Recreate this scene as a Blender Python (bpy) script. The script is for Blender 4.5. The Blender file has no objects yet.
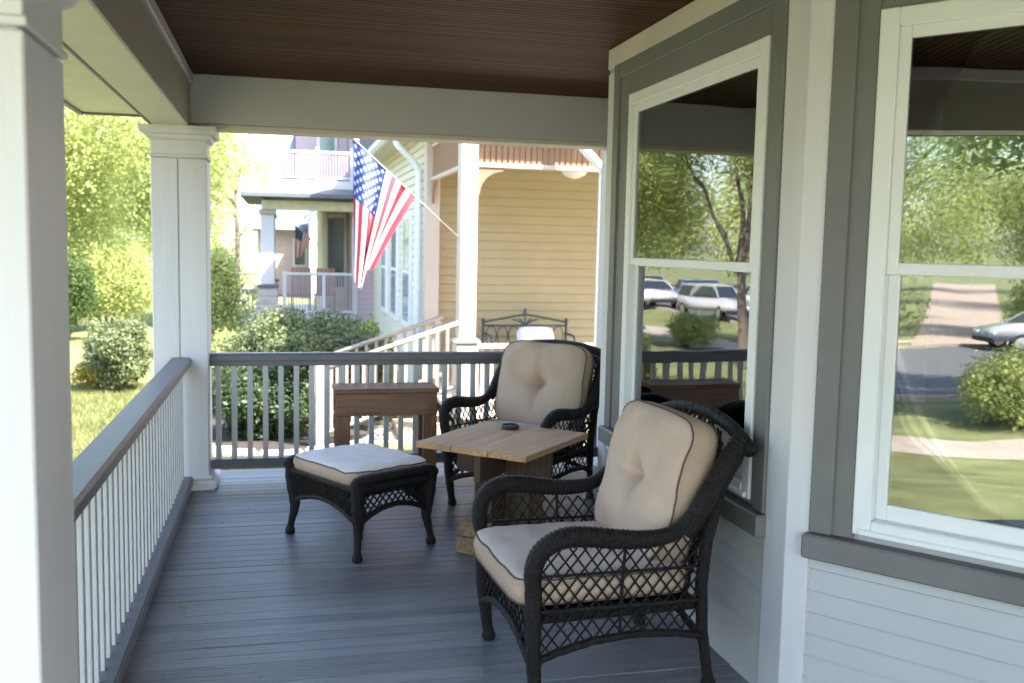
import bpy, bmesh, math, random
import numpy as np
from mathutils import Vector, Matrix, noise as mnoise

R = math.radians
random.seed(7)
rng = np.random.default_rng(11)
sc = bpy.context.scene
COL = sc.collection

# ------------------------------------------------------------------ camera
CAMH = 1.5
F_PX, YAW, PITCH, ROLL = 960.3, R(13.566), R(-5.547), R(1.191)
fw = Vector((math.sin(YAW)*math.cos(PITCH), math.cos(YAW)*math.cos(PITCH), math.sin(PITCH)))
rt = Vector((math.cos(YAW), -math.sin(YAW), 0))
up = rt.cross(fw)
rt2 = rt*math.cos(ROLL) + up*math.sin(ROLL)
up2 = -rt*math.sin(ROLL) + up*math.cos(ROLL)
cam_d = bpy.data.cameras.new("camera")
cam = bpy.data.objects.new("camera", cam_d)
COL.objects.link(cam)
m = Matrix((rt2, up2, -fw)).transposed().to_4x4()
m.translation = Vector((0, 0, CAMH))
cam.matrix_world = m
cam_d.sensor_width = 36
cam_d.lens = 36*F_PX/1024
cam_d.clip_start = 0.05
cam_d.clip_end = 3000
cam_d.dof.use_dof = True
cam_d.dof.focus_distance = 3.9
cam_d.dof.aperture_fstop = 3.2
sc.camera = cam

# ------------------------------------------------------------------ light
SUN_EL, SUN_AZ = R(55), R(132)      # azimuth from +Y towards +X
w = bpy.data.worlds.new("World"); sc.world = w; w.use_nodes = True
nt = w.node_tree
bg = nt.nodes["Background"]
sky = nt.nodes.new("ShaderNodeTexSky")
sky.sky_type = 'NISHITA'; sky.sun_disc = False
sky.sun_elevation = SUN_EL; sky.sun_rotation = SUN_AZ
sky.air_density = 1.0; sky.dust_density = 2.0; sky.ozone_density = 1.0
nt.links.new(sky.outputs[0], bg.inputs[0]); bg.inputs[1].default_value = 0.15
sd = bpy.data.lights.new("sun", 'SUN'); sd.energy = 4.0; sd.angle = R(0.5); sd.color = (1, .94, .85)
so = bpy.data.objects.new("sun", sd); COL.objects.link(so)
sdir = Vector((math.sin(SUN_AZ)*math.cos(SUN_EL), math.cos(SUN_AZ)*math.cos(SUN_EL), math.sin(SUN_EL)))
so.rotation_euler = sdir.to_track_quat('Z', 'Y').to_euler()
sc.view_settings.view_transform = 'Standard'
sc.view_settings.look = 'None'
sc.view_settings.exposure = 2.95
sc.view_settings.gamma = 1
sc.view_settings.use_curve_mapping = False
sc.cycles.max_bounces = 10
sc.cycles.diffuse_bounces = 5
sc.cycles.glossy_bounces = 5
sc.cycles.transparent_max_bounces = 12
sc.cycles.sample_clamp_indirect = 6

# ------------------------------------------------------------------ materials
MATS = {}
def mat(name, col, rough=.6, var=.12, scale=6, bump=0, bscale=60, spec=.5, metallic=0, stretch=(1, 1, 1), coat=0, island=0, col2=None):
    if name in MATS: return MATS[name]
    mt = bpy.data.materials.new(name); mt.use_nodes = True
    t = mt.node_tree; b = t.nodes["Principled BSDF"]
    b.inputs["Roughness"].default_value = rough
    b.inputs["Metallic"].default_value = metallic
    b.inputs["Specular IOR Level"].default_value = spec
    b.inputs["Coat Weight"].default_value = coat
    tc = t.nodes.new("ShaderNodeTexCoord")
    mp = t.nodes.new("ShaderNodeMapping"); mp.inputs["Scale"].default_value = stretch
    t.links.new(tc.outputs["Object"], mp.inputs["Vector"])
    nz = t.nodes.new("ShaderNodeTexNoise"); nz.inputs["Scale"].default_value = scale; nz.inputs["Detail"].default_value = 6
    nz.inputs["Roughness"].default_value = .6
    t.links.new(mp.outputs[0], nz.inputs["Vector"])
    rp = t.nodes.new("ShaderNodeValToRGB")
    c2 = col2 or tuple(c*(1-var) for c in col); c1 = tuple(min(1, c*(1+var)) for c in col)
    rp.color_ramp.elements[0].position = .3; rp.color_ramp.elements[0].color = (*c2, 1)
    rp.color_ramp.elements[1].position = .7; rp.color_ramp.elements[1].color = (*c1, 1)
    t.links.new(nz.outputs["Fac"], rp.inputs[0])
    out = rp.outputs[0]
    if island:
        g = t.nodes.new("ShaderNodeNewGeometry")
        mr = t.nodes.new("ShaderNodeMapRange"); mr.inputs["To Min"].default_value = 1-island; mr.inputs["To Max"].default_value = 1+island
        t.links.new(g.outputs["Random Per Island"], mr.inputs["Value"])
        mx = t.nodes.new("ShaderNodeVectorMath"); mx.operation = 'SCALE'
        t.links.new(out, mx.inputs[0]); t.links.new(mr.outputs[0], mx.inputs["Scale"])
        out = mx.outputs[0]
    t.links.new(out, b.inputs["Base Color"])
    # roughness variation
    mr2 = t.nodes.new("ShaderNodeMapRange"); mr2.inputs["To Min"].default_value = max(.02, rough-.08); mr2.inputs["To Max"].default_value = min(1, rough+.08)
    t.links.new(nz.outputs["Fac"], mr2.inputs["Value"]); t.links.new(mr2.outputs[0], b.inputs["Roughness"])
    if bump:
        n2 = t.nodes.new("ShaderNodeTexNoise"); n2.inputs["Scale"].default_value = bscale; n2.inputs["Detail"].default_value = 4
        t.links.new(mp.outputs[0], n2.inputs["Vector"])
        bp = t.nodes.new("ShaderNodeBump"); bp.inputs["Strength"].default_value = bump; bp.inputs["Distance"].default_value = .01
        t.links.new(n2.outputs["Fac"], bp.inputs["Height"]); t.links.new(bp.outputs[0], b.inputs["Normal"])
    MATS[name] = mt
    return mt

def leafmat(name, col, var=.35, trans=.45):
    mt = bpy.data.materials.new(name); mt.use_nodes = True
    t = mt.node_tree; t.nodes.clear()
    o = t.nodes.new("ShaderNodeOutputMaterial")
    g = t.nodes.new("ShaderNodeNewGeometry")
    tc = t.nodes.new("ShaderNodeTexCoord")
    nz = t.nodes.new("ShaderNodeTexNoise"); nz.inputs["Scale"].default_value = 1.6; nz.inputs["Detail"].default_value = 3
    t.links.new(tc.outputs["Object"], nz.inputs["Vector"])
    ad = t.nodes.new("ShaderNodeMath"); ad.operation = 'MULTIPLY_ADD'; ad.inputs[1].default_value = .6
    t.links.new(g.outputs["Random Per Island"], ad.inputs[0]); t.links.new(nz.outputs["Fac"], ad.inputs[2])
    rp = t.nodes.new("ShaderNodeValToRGB")
    rp.color_ramp.elements[0].position = .35; rp.color_ramp.elements[1].position = 1.0
    rp.color_ramp.elements[0].color = (col[0]*(1-var), col[1]*(1-var), col[2]*(1-var), 1)
    rp.color_ramp.elements[1].color = (col[0]*(1+var*1.4), col[1]*(1+var), col[2]*(1+var*.5), 1)
    t.links.new(ad.outputs[0], rp.inputs[0])
    p = t.nodes.new("ShaderNodeBsdfPrincipled"); p.inputs["Roughness"].default_value = .5; p.inputs["Specular IOR Level"].default_value = .35
    tr = t.nodes.new("ShaderNodeBsdfTranslucent")
    t.links.new(rp.outputs[0], p.inputs["Base Color"]); t.links.new(rp.outputs[0], tr.inputs["Color"])
    mx = t.nodes.new("ShaderNodeMixShader"); mx.inputs[0].default_value = trans
    t.links.new(p.outputs[0], mx.inputs[1]); t.links.new(tr.outputs[0], mx.inputs[2])
    t.links.new(mx.outputs[0], o.inputs["Surface"])
    MATS[name] = mt
    return mt

def glassmat(name, ior=1.9, tint=(.75, .8, .78)):
    mt = bpy.data.materials.new(name); mt.use_nodes = True
    t = mt.node_tree; t.nodes.clear()
    o = t.nodes.new("ShaderNodeOutputMaterial")
    fr = t.nodes.new("ShaderNodeFresnel"); fr.inputs["IOR"].default_value = ior
    tp = t.nodes.new("ShaderNodeBsdfTransparent"); tp.inputs["Color"].default_value = (*tint, 1)
    gl = t.nodes.new("ShaderNodeBsdfGlossy"); gl.inputs["Roughness"].default_value = 0.0
    tc = t.nodes.new("ShaderNodeTexCoord")
    nz = t.nodes.new("ShaderNodeTexNoise"); nz.inputs["Scale"].default_value = 2.2; nz.inputs["Detail"].default_value = 1
    t.links.new(tc.outputs["Object"], nz.inputs["Vector"])
    bp = t.nodes.new("ShaderNodeBump"); bp.inputs["Strength"].default_value = .10; bp.inputs["Distance"].default_value = .02
    t.links.new(nz.outputs["Fac"], bp.inputs["Height"]); t.links.new(bp.outputs[0], gl.inputs["Normal"])
    mx = t.nodes.new("ShaderNodeMixShader")
    t.links.new(fr.outputs[0], mx.inputs[0]); t.links.new(tp.outputs[0], mx.inputs[1]); t.links.new(gl.outputs[0], mx.inputs[2])
    t.links.new(mx.outputs[0], o.inputs["Surface"])
    MATS[name] = mt
    return mt

def deckmat():
    mt = mat("deck_paint", (.176, .170, .174), rough=.40, var=.22, scale=3.0, bump=.45, bscale=9, stretch=(1.2, 9, 1), island=.2)
    t = mt.node_tree; p = t.nodes["Principled BSDF"]
    src = p.inputs["Base Color"].links[0].from_socket
    tc = t.nodes.new("ShaderNodeTexCoord")
    n1 = t.nodes.new("ShaderNodeTexNoise"); n1.inputs["Scale"].default_value = 1.1; n1.inputs["Detail"].default_value = 8; n1.inputs["Roughness"].default_value = .7
    t.links.new(tc.outputs["Object"], n1.inputs["Vector"])
    r1 = t.nodes.new("ShaderNodeValToRGB"); r1.color_ramp.elements[0].position = .48; r1.color_ramp.elements[1].position = .72
    t.links.new(n1.outputs["Fac"], r1.inputs[0])
    mx = t.nodes.new("ShaderNodeMix"); mx.data_type = 'RGBA'
    fac = t.nodes.new("ShaderNodeMath"); fac.operation = 'MULTIPLY'; fac.inputs[1].default_value = .45
    t.links.new(r1.outputs[0], fac.inputs[0]); t.links.new(fac.outputs[0], mx.inputs[0])
    t.links.new(src, mx.inputs[6]); mx.inputs[7].default_value = (.21, .205, .20, 1)
    # small chips and grit
    n2 = t.nodes.new("ShaderNodeTexNoise"); n2.inputs["Scale"].default_value = 55; n2.inputs["Detail"].default_value = 3
    t.links.new(tc.outputs["Object"], n2.inputs["Vector"])
    r2 = t.nodes.new("ShaderNodeValToRGB"); r2.color_ramp.elements[0].position = .70; r2.color_ramp.elements[1].position = .76
    t.links.new(n2.outputs["Fac"], r2.inputs[0])
    f2 = t.nodes.new("ShaderNodeMath"); f2.operation = 'MULTIPLY'; f2.inputs[1].default_value = .5
    t.links.new(r2.outputs[0], f2.inputs[0])
    m2 = t.nodes.new("ShaderNodeMix"); m2.data_type = 'RGBA'
    t.links.new(f2.outputs[0], m2.inputs[0]); t.links.new(mx.outputs[2], m2.inputs[6]); m2.inputs[7].default_value = (.05, .045, .04, 1)
    t.links.new(m2.outputs[2], p.inputs["Base Color"])
    return mt
def woodmat(name, col, col2, rough=.45, axis=0, scale=5):
    st = [14, 14, 14]; st[axis] = 1.0
    return mat(name, col, rough=rough, var=.2, scale=scale, bump=.15, bscale=6, stretch=tuple(st), island=.15, col2=col2)

# ------------------------------------------------------------------ mesh builder
class MB:
    def __init__(s, xf=None):
        s.v = []; s.f = []; s.mi = []; s.xf = xf; s.cur = 0
    def add(s, vs, fs, xf=None):
        n = len(s.v)
        M = s.xf if xf is None else (s.xf @ xf if s.xf else xf)
        for p in vs:
            p = Vector(p)
            if M: p = M @ p
            s.v.append(p)
        for f in fs:
            s.f.append(tuple(i+n for i in f)); s.mi.append(s.cur)
    def box(s, x0, x1, y0, y1, z0, z1, xf=None):
        s.add([(x0, y0, z0), (x1, y0, z0), (x1, y1, z0), (x0, y1, z0), (x0, y0, z1), (x1, y0, z1), (x1, y1, z1), (x0, y1, z1)],
              [(0, 3, 2, 1), (4, 5, 6, 7), (0, 1, 5, 4), (1, 2, 6, 5), (2, 3, 7, 6), (3, 0, 4, 7)], xf)
    def prism(s, poly, y0, y1, xf=None):
        """poly in (x,z), extruded along y"""
        n = len(poly)
        vs = [(p[0], y0, p[1]) for p in poly] + [(p[0], y1, p[1]) for p in poly]
        fs = [tuple(range(n)), tuple(range(2*n-1, n-1, -1))]
        for i in range(n):
            j = (i+1) % n
            fs.append((i, i+n, j+n, j))
        s.add(vs, fs, xf)
    def tube(s, pts, r, sides=8, cap=True, ripple=0, rip_len=.02, closed=False, flat=None):
        pts = [Vector(p) for p in pts]; n = len(pts)
        rr = r if hasattr(r, '__len__') else [r]*n
        vs = []; fs = []
        prev = None
        acc = 0
        for i in range(n):
            if closed: d = pts[(i+1) % n]-pts[i-1]
            else: d = pts[min(n-1, i+1)]-pts[max(0, i-1)]
            if d.length < 1e-9: d = Vector((0, 0, 1))
            d.normalize()
            if prev is None:
                a = Vector((0, 0, 1)) if abs(d.z) < .9 else Vector((1, 0, 0))
                u = d.cross(a).normalized()
            else:
                u = (prev - d*prev.dot(d)).normalized()
            prev = u
            vv = d.cross(u)
            if i: acc += (pts[i]-pts[i-1]).length
            for k in range(sides):
                an = 2*math.pi*k/sides
                q = rr[i]*(1 + (ripple*math.sin(2*math.pi*acc/rip_len + an) if ripple else 0))
                vs.append(pts[i] + u*(math.cos(an)*q) + vv*(math.sin(an)*q))
        m_ = n if closed else n-1
        for i in range(m_):
            for k in range(sides):
                a = i*sides+k; b = i*sides+(k+1) % sides
                c = ((i+1) % n)*sides+(k+1) % sides; d_ = ((i+1) % n)*sides+k
                fs.append((a, b, c, d_))
        if cap and not closed:
            fs.append(tuple(range(sides-1, -1, -1)))
            fs.append(tuple(range((n-1)*sides, n*sides)))
        s.add(vs, fs)
    def lathe(s, prof, cx, cy, sides=20, xf=None):
        vs = []; fs = []; n = len(prof)
        for r_, z_ in prof:
            for k in range(sides):
                a = 2*math.pi*k/sides
                vs.append((cx+r_*math.cos(a), cy+r_*math.sin(a), z_))
        for i in range(n-1):
            for k in range(sides):
                fs.append((i*sides+k, i*sides+(k+1) % sides, (i+1)*sides+(k+1) % sides, (i+1)*sides+k))
        fs.append(tuple(range(sides-1, -1, -1))); fs.append(tuple(range((n-1)*sides, n*sides)))
        s.add(vs, fs, xf)
    def build(s, name, mats, parent=None, smooth=False, bevel=0, world=True, seg=1):
        me = bpy.data.meshes.new(name)
        off = Vector((0, 0, 0))
        if parent is not None and world:
            p = parent
            while p is not None:
                off += p.location; p = p.parent
        me.from_pydata([tuple(v-off) for v in s.v], [], s.f)
        if not isinstance(mats, (list, tuple)): mats = [mats]
        for q in mats: me.materials.append(q)
        if len(mats) > 1: me.polygons.foreach_set("material_index", s.mi)
        if bevel:
            bm = bmesh.new(); bm.from_mesh(me)
            es = [e for e in bm.edges if len(e.link_faces) == 2 and e.calc_face_angle(0) > .6]
            bmesh.ops.bevel(bm, geom=es, offset=bevel, segments=seg, affect='EDGES', clamp_overlap=True)
            bm.to_mesh(me); bm.free()
        if smooth: me.polygons.foreach_set("use_smooth", [True]*len(me.polygons))
        me.update()
        o = bpy.data.objects.new(name, me); COL.objects.link(o)
        if parent is not None: o.parent = parent
        return o

def tag(o, label=None, cat=None, group=None, kind=None):
    if label: o["label"] = label
    if cat: o["category"] = cat
    if group: o["group"] = group
    if kind: o["kind"] = kind
    return o
def thing(name, label, cat, loc=(0, 0, 0), rz=0, group=None):
    o = bpy.data.objects.new(name, None); COL.objects.link(o)
    o.empty_display_size = .1
    o.location = loc; o.rotation_euler = (0, 0, rz)
    return tag(o, label, cat, group)
def copy_tree(o, parent=None):
    c = o.copy(); COL.objects.link(c); c.parent = parent
    for ch in list(o.children): copy_tree(ch, c)
    return c
def lerp(a, b, t): return a+(b-a)*t
def smooth_path(pts, n=8, closed=False):
    """Catmull-Rom"""
    P = [Vector(p) for p in pts]; out = []
    L = len(P)
    rngs = range(L if closed else L-1)
    for i in rngs:
        if closed: p0, p1, p2, p3 = P[i-1], P[i], P[(i+1) % L], P[(i+2) % L]
        else: p0, p1, p2, p3 = P[max(0, i-1)], P[i], P[i+1], P[min(L-1, i+2)]
        for k in range(n):
            t = k/n
            out.append(.5*((2*p1) + (p2-p0)*t + (2*p0-5*p1+4*p2-p3)*t*t + (-p0+3*p1-3*p2+p3)*t**3))
    if not closed: out.append(P[-1])
    return out

# palette
PALE = mat("pale_paint", (.64, .615, .615), rough=.5, var=.07, scale=1.5, bump=.16, bscale=14, stretch=(5, 5, .5))
SIDE = mat("pale_siding_paint", (.49, .48, .465), rough=.55, var=.05, scale=3, bump=.06, bscale=30)
GREY = mat("grey_trim_paint", (.165, .160, .152), rough=.5, var=.1, scale=4, bump=.05, bscale=30)
RAILG = mat("grey_rail_paint", (.13, .13, .14), rough=.42, var=.15, scale=6, bump=.08, bscale=30)
BAL = mat("baluster_paint", (.52, .51, .49), rough=.55, var=.06, scale=6)
BEAM = mat("beam_paint", (.50, .465, .49), rough=.5, var=.05, scale=2, bump=.05, bscale=12)
CREAM = mat("cream_paint", (.62, .56, .46), rough=.5, var=.06, scale=3, bump=.06, bscale=20)
VINYL = mat("white_vinyl", (.80, .80, .78), rough=.35, var=.03, scale=5)
CEIL = mat("brown_beadboard", (.058, .0195, .0085), rough=.5, spec=.1, var=.35, scale=1.6, bump=.1, bscale=8, stretch=(.5, 7, 1), island=.4)
SOFF = mat("soffit_paint", (.70, .66, .52), rough=.55, var=.05)
DECK = deckmat()
WICK = mat("dark_wicker", (.011, .0088, .0072), rough=.42, spec=.28, var=.5, scale=60, bump=.9, bscale=160)
CUSH = mat("cream_cushion_fabric", (.55, .405, .30), rough=.9, var=.07, scale=5, bump=.25, bscale=420, spec=.2)
CUSHW = mat("skylit_cushion_fabric", (.64, .535, .46), rough=.9, var=.04, scale=5, bump=.25, bscale=420, spec=.2)  # seat tops paler than the back cushions, sky sheen put into the colour
BAND = mat("tan_shaded_boxing", (.46, .335, .235), rough=.9, var=.07, scale=5, bump=.25, bscale=420, spec=.2)  # tan, darkened to carry the shade on the cushion sides
PIPE = mat("brown_piping", (.12, .08, .055), rough=.8)
LAPSHADE = mat("lap_shadow_strip", (.16, .16, .165), rough=.8)  # dark colour for the painted shadow lines between siding boards
LAPSHADE_Y = mat("yellow_lap_shadow_strip", (.30, .23, .14), rough=.8)  # same painted lap shadow, toned for the yellow house
GLASS = glassmat("window_glass", 3.3)
ROOMM = mat("dim_room_wall", (.28, .27, .23), rough=.9)
CURT = mat("curtain_cloth", (.45, .48, .52), rough=.9)

# ------------------------------------------------------------------ ground, street
def plane_obj(name, x0, x1, y0, y1, z, m_, kind="structure", nx=1, ny=1):
    b = MB()
    b.add([(x0, y0, z), (x1, y0, z), (x1, y1, z), (x0, y1, z)], [(0, 1, 2, 3)])
    o = b.build(name, m_); tag(o, kind=kind); return o
GZ = -.75
GRASS = mat("lawn_grass", (.13, .142, .06), rough=.9, var=.35, scale=1.2, bump=.6, bscale=40, spec=.2)
GXS = [-1200, -9.6, -9.0, -8.2, -7.2, -6.2, -5.2, -4.4, -3.6, 1200]
GZS = [-1.5, -1.5, -1.47, -1.38, -1.22, -1.05, -.90, -.80, -.75, -.75]
def gz(x): return float(np.interp(x, GXS, GZS))
def sheet(name, xs, y0, y1, dz, m_):
    b = MB(); vs = []; fs = []
    for x in xs: vs += [(x, y0, gz(x)+dz), (x, y1, gz(x)+dz)]
    for k in range(len(xs)-1): fs.append((2*k, 2*k+2, 2*k+3, 2*k+1))
    b.add(vs, fs); o = b.build(name, m_); return tag(o, kind="structure")
sheet("ground", GXS, -1200, 1200, 0, GRASS)
CONC = mat("sidewalk_concrete", (.29, .25, .205), rough=.85, var=.18, scale=2, bump=.2, bscale=40)
ASPH = mat("asphalt", (.075, .075, .08), rough=.85, var=.15, scale=3, bump=.3, bscale=60)
SZ = -1.5
plane_obj("sidewalk", -11.3, -9.9, -200, 200, SZ+.006, CONC)
plane_obj("road", -28.0, -15.2, -200, 200, SZ+.004, ASPH)
b = MB(); b.box(-15.2, -15.05, -200, 200, SZ-.1, SZ+.12); b.box(-28.15, -28.0, -200, 200, SZ-.1, SZ+.12)
tag(b.build("kerb", CONC), kind="structure")
sheet("front_path", [-9.9]+[x for x in GXS if -9.9 < x < -1.9]+[-1.9], .55, 1.55, .006, CONC)
b = MB(); z_ = SZ+.008; b.add([(-28.15, -12.6, z_), (-28.15, -9.4, z_), (-101, -39.5, z_), (-101, -46, z_)], [(0, 1, 2, 3)])
tag(b.build("driveway", mat("driveway_concrete", (.27, .21, .17), rough=.9, var=.2)), kind="structure")
plane_obj("far_sidewalk", -32.0, -30.8, -200, 200, SZ+.006, CONC)

# ------------------------------------------------------------------ porch: floor, ceiling
DX0, DX1, DY0, DY1 = -.80, 2.9, -1.3, 6.44
b = MB()
y = DY0
random.seed(3)
while y < DY1:
    wd = .083
    dz = random.uniform(-.0012, .0012); ti = random.uniform(-.0012, .0012)
    x = DX0
    cuts = [DX0, DX1] if random.random() < .55 else [DX0, random.uniform(.0, 1.6), DX1]
    for a, c in zip(cuts[:-1], cuts[1:]):
        y0, y1 = y+.0010, y+wd-.0010
        e = .0022
        z0, z1 = dz-ti, dz+ti
        c2 = c-(.001 if c != DX1 else 0)
        b.add([(a, y0, -.03), (c2, y0, -.03), (c2, y1, -.03), (a, y1, -.03),
               (a, y0, z0-e), (c2, y0, z0-e), (c2, y1, z1-e), (a, y1, z1-e),
               (a, y0+e, z0), (c2, y0+e, z0), (c2, y1-e, z1), (a, y1-e, z1)],
              [(0, 1, 5, 4), (4, 5, 9, 8), (8, 9, 10, 11), (11, 10, 6, 7), (7, 6, 2, 3), (1, 2, 6, 10, 9, 5), (0, 4, 8, 11, 7, 3)])
    y += wd
tag(b.build("porch_floor", DECK), kind="structure")
b = MB(); b.box(DX0+.02, DX1, DY0, DY1-.02, -.2, -.035); b.box(DX0+.06, DX1, DY0, DY1-.06, GZ-.05, -.2)
tag(b.build("porch_floor_base", RAILG), kind="structure")

# steps down to the front path
st = thing("porch_steps", "grey wooden steps down from the porch to the front path", "steps", (-1.2, 1.05, GZ))
for i in range(3):
    b = MB(); b.box(-.84-.30*(i+1), -.84-.30*i, .4, 1.7, GZ-.02, -.18*(i+1)); b.build("tread", DECK, st, bevel=.006)

roof = thing("porch_roof", "dark brown beadboard porch ceiling framed by pale beams", "porch roof", (0, 1, 2.2))
b = MB()
y = -1.4; CZ = 2.485
while y < 6.42:     # beadboard strips along X
    wd = .045
    b.add([(-.72, y+.004, CZ), (2.9, y+.004, CZ), (2.9, y+wd-.004, CZ), (-.72, y+wd-.004, CZ),
           (-.72, y, CZ+.006), (2.9, y, CZ+.006), (2.9, y+wd, CZ+.006), (-.72, y+wd, CZ+.006)],
          [(0, 3, 2, 1), (4, 0, 1, 5), (3, 7, 6, 2)])
    y += wd
b.build("ceiling", CEIL, roof)
b = MB(); b.box(-1.35, 6, -1.75, 6.75, CZ+.008, CZ+.10); b.build("roof_slab", RAILG, roof)
BZ = 2.17
b = MB(); b.box(-.725, -.525, -1.4, 6.30, BZ, CZ); ob = b.build("street_beam", CREAM, roof, bevel=.004)
ob["label"] = "cream beam along the street side of the porch"
b = MB(); b.box(-.5245, -.519, -1.4, 6.058, BZ+.002, 2.419); b.build("beam_shade_face", mat("shaded_beam_paint", (.33, .29, .25), rough=.5, var=.06, scale=2), roof)  # thin board added over the beam, inner-face shade put into its colour
b = MB(); b.box(-.525, -.500, -1.4, 6.06, 2.42, CZ-.001); b.build("beam_moulding", BEAM, roof, bevel=.006)
b = MB(); b.box(-.740, -.7255, -1.4, 6.32, BZ-.004, BZ+.13); b.build("fascia_shadow_strip", RAILG, roof, bevel=.004)  # grey strip lowered to draw the dark shadow gap beside the soffit
b = MB(); b.box(-.524, 2.5, 6.06, 6.28, BZ+.03, CZ); ob = b.build("end_beam", BEAM, roof, bevel=.004)
b = MB(); b.box(-.43, 2.5, 6.075, 6.27, BZ+.002, BZ+.029); b.build("beam_moulding", CREAM, roof, bevel=.004)
# eave soffit (beadboard) outside the beam
b = MB()
y = -1.7
while y < 6.62:
    b.box(-1.22, -.741, y, y+.066, 2.300, 2.312); b.box(-1.22, -.741, y+.066, y+.072, 2.309, 2.312)
    y += .072
b.build("soffit", SOFF, roof)
b = MB(); b.box(-1.25, -1.215, -1.75, 6.66, 2.285, 2.47); b.box(-1.25, -.6, 6.62, 6.66, 2.286, 2.47); b.box(-.6, 4.0, 6.62, 6.66, 2.45, 2.62)
b.build("fascia_board", RAILG, roof, bevel=.004)

# ------------------------------------------------------------------ columns
def column(cx, cy, label, nz_=1.985):
    t = thing("porch_column", label, "column", (cx, cy, 0), 0, "square porch columns")
    h = .155
    b = MB()
    b.box(cx-h, cx-.005, cy-h, cy+h, .075, nz_)
    b.box(cx+.005, cx+h, cy-h, cy+h, .075, nz_)
    b.box(cx-h+.012, cx+h-.012, cy-h+.012, cy+h-.012, .08, 2.09)
    b.build("shaft", PALE, t, bevel=.004)
    b = MB()
    b.box(cx-h-.045, cx+h+.045, cy-h-.045, cy+h+.045, 0.002, .06); b.build("base", PALE, t, bevel=.012, seg=2)
    b = MB(); b.box(cx-h-.022, cx+h+.022, cy-h-.022, cy+h+.022, .06, .085); b.build("base_moulding", PALE, t, bevel=.01)
    b = MB()
    b.box(cx-h-.007, cx+h+.007, cy-h-.007, cy+h+.007, nz_+.006, nz_+.022)
    b.box(cx-h, cx+h, cy-h, cy+h, nz_+.022, 2.09)
    b.build("neck", PALE, t, bevel=.003)
    b = MB()
    c0 = nz_+.103
    prof = [(h+.002, c0), (h+.02, c0+.012), (h+.028, c0+.03), (h+.05, c0+.037), (h+.058, c0+.052), (h+.058, 2.169)]
    vs = []; fs = []
    for r_, z_ in prof:
        vs += [(cx-r_, cy-r_, z_), (cx+r_, cy-r_, z_), (cx+r_, cy+r_, z_), (cx-r_, cy+r_, z_)]
    for i in range(len(prof)-1):
        for k in range(4):
            fs.append((i*4+k, i*4+(k+1) % 4, (i+1)*4+(k+1) % 4, (i+1)*4+k))
    fs.append((3, 2, 1, 0)); n = (len(prof)-1)*4; fs.append((n, n+1, n+2, n+3))
    b.add(vs, fs); b.build("capital", PALE, t)
    return t
column(-.585, 6.16, "pale square column at the far corner where the two railings meet")
column(-.577, 1.965, "broad pale square column cut off by the left edge, nearest the viewer", 1.85)

# ------------------------------------------------------------------ railings
def railing(p0, p1, label, group, top_w, top_h=.045, ztop=.81, zb0=.095, zb1=.155, inner=0, bal_sp=.105, bm_=BAL, bot_w=.085):
    """along p0->p1; cross direction n"""
    p0 = Vector(p0); p1 = Vector(p1); d = (p1-p0); L = d.length; d.normalize()
    n = Vector((-d.y, d.x, 0))
    xf = Matrix((d, n, Vector((0, 0, 1)))).transposed().to_4x4(); xf.translation = p0
    t = thing("porch_railing", label, "railing", p0, 0, group)
    b = MB(xf)
    hw = top_w/2
    poly = [(-hw, ztop-top_h), (hw, ztop-top_h), (hw, ztop-.012), (hw-.012, ztop), (-hw+.012, ztop), (-hw, ztop-.012)]
    b.prism([(q[0], q[1]) for q in poly], 0, L, Matrix.Rotation(-math.pi/2, 4, 'Z'))
    b.build("top_rail", RAILG, t)
    b = MB(xf); b.box(0, L, -.025, .025, ztop-top_h-.035, ztop-top_h-.001); b.build("sub_rail", RAILG, t, bevel=.003)
    b = MB(xf); b.box(0, L, -bot_w/2, bot_w/2, zb0, zb1); b.build("bottom_rail", RAILG, t, bevel=.008, seg=2)
    k = int(L/bal_sp); o = (L-(k-1)*bal_sp)/2
    proto = None
    for i in range(k):
        s = o+i*bal_sp
        if proto is None:
            b = MB(); b.box(-.0165, .0165, -.0165, .0165, zb1-.002, ztop-top_h-.034)
            proto = b.build("baluster", bm_, t, bevel=.002, world=False)
            q = proto
        else:
            q = proto.copy(); COL.objects.link(q); q.parent = t
        q.location = d*s
        q.rotation_euler = (0, 0, math.atan2(d.y, d.x))
    return t
railing((-.585, 2.145, 0), (-.585, 6.0, 0), "long street side railing with pale balusters and wide grey handrail", None, .12, bot_w=.13, bal_sp=.105, zb0=.03, zb1=.085)
railing((-.43, 6.16, 0), (2.125, 6.16, 0), "far end railing with grey handrail behind the wicker chairs", None, .085, ztop=.818, bal_sp=.0945)

# ------------------------------------------------------------------ house
house = thing("house", "pale lap sided house wall with grey trimmed bay windows beside the chairs", "house", (2.2, 3.5, 0))
WX = 1.61
ANG = R(37.5)
def frame(origin, u, n):
    M = Matrix((u, n, Vector((0, 0, 1)))).transposed().to_4x4(); M.translation = origin
    return M
E1 = Vector((math.sin(ANG), -math.cos(ANG), 0))           # along the angled wall, towards the camera
N1 = Vector((-math.cos(ANG), -math.sin(ANG), 0))
F_LEFT = frame(Vector((WX, 0, 0)), Vector((0, 1, 0)), Vector((-1, 0, 0)))       # u = y
F_RIGHT = frame(Vector((WX, 2.745, 0)), -E1, N1)                                 # u = -s
F_FAR = frame(Vector((WX, 4.61, 0)), Vector((math.sin(ANG), math.cos(ANG), 0)), Vector((-math.cos(ANG), math.sin(ANG), 0)))

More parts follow.
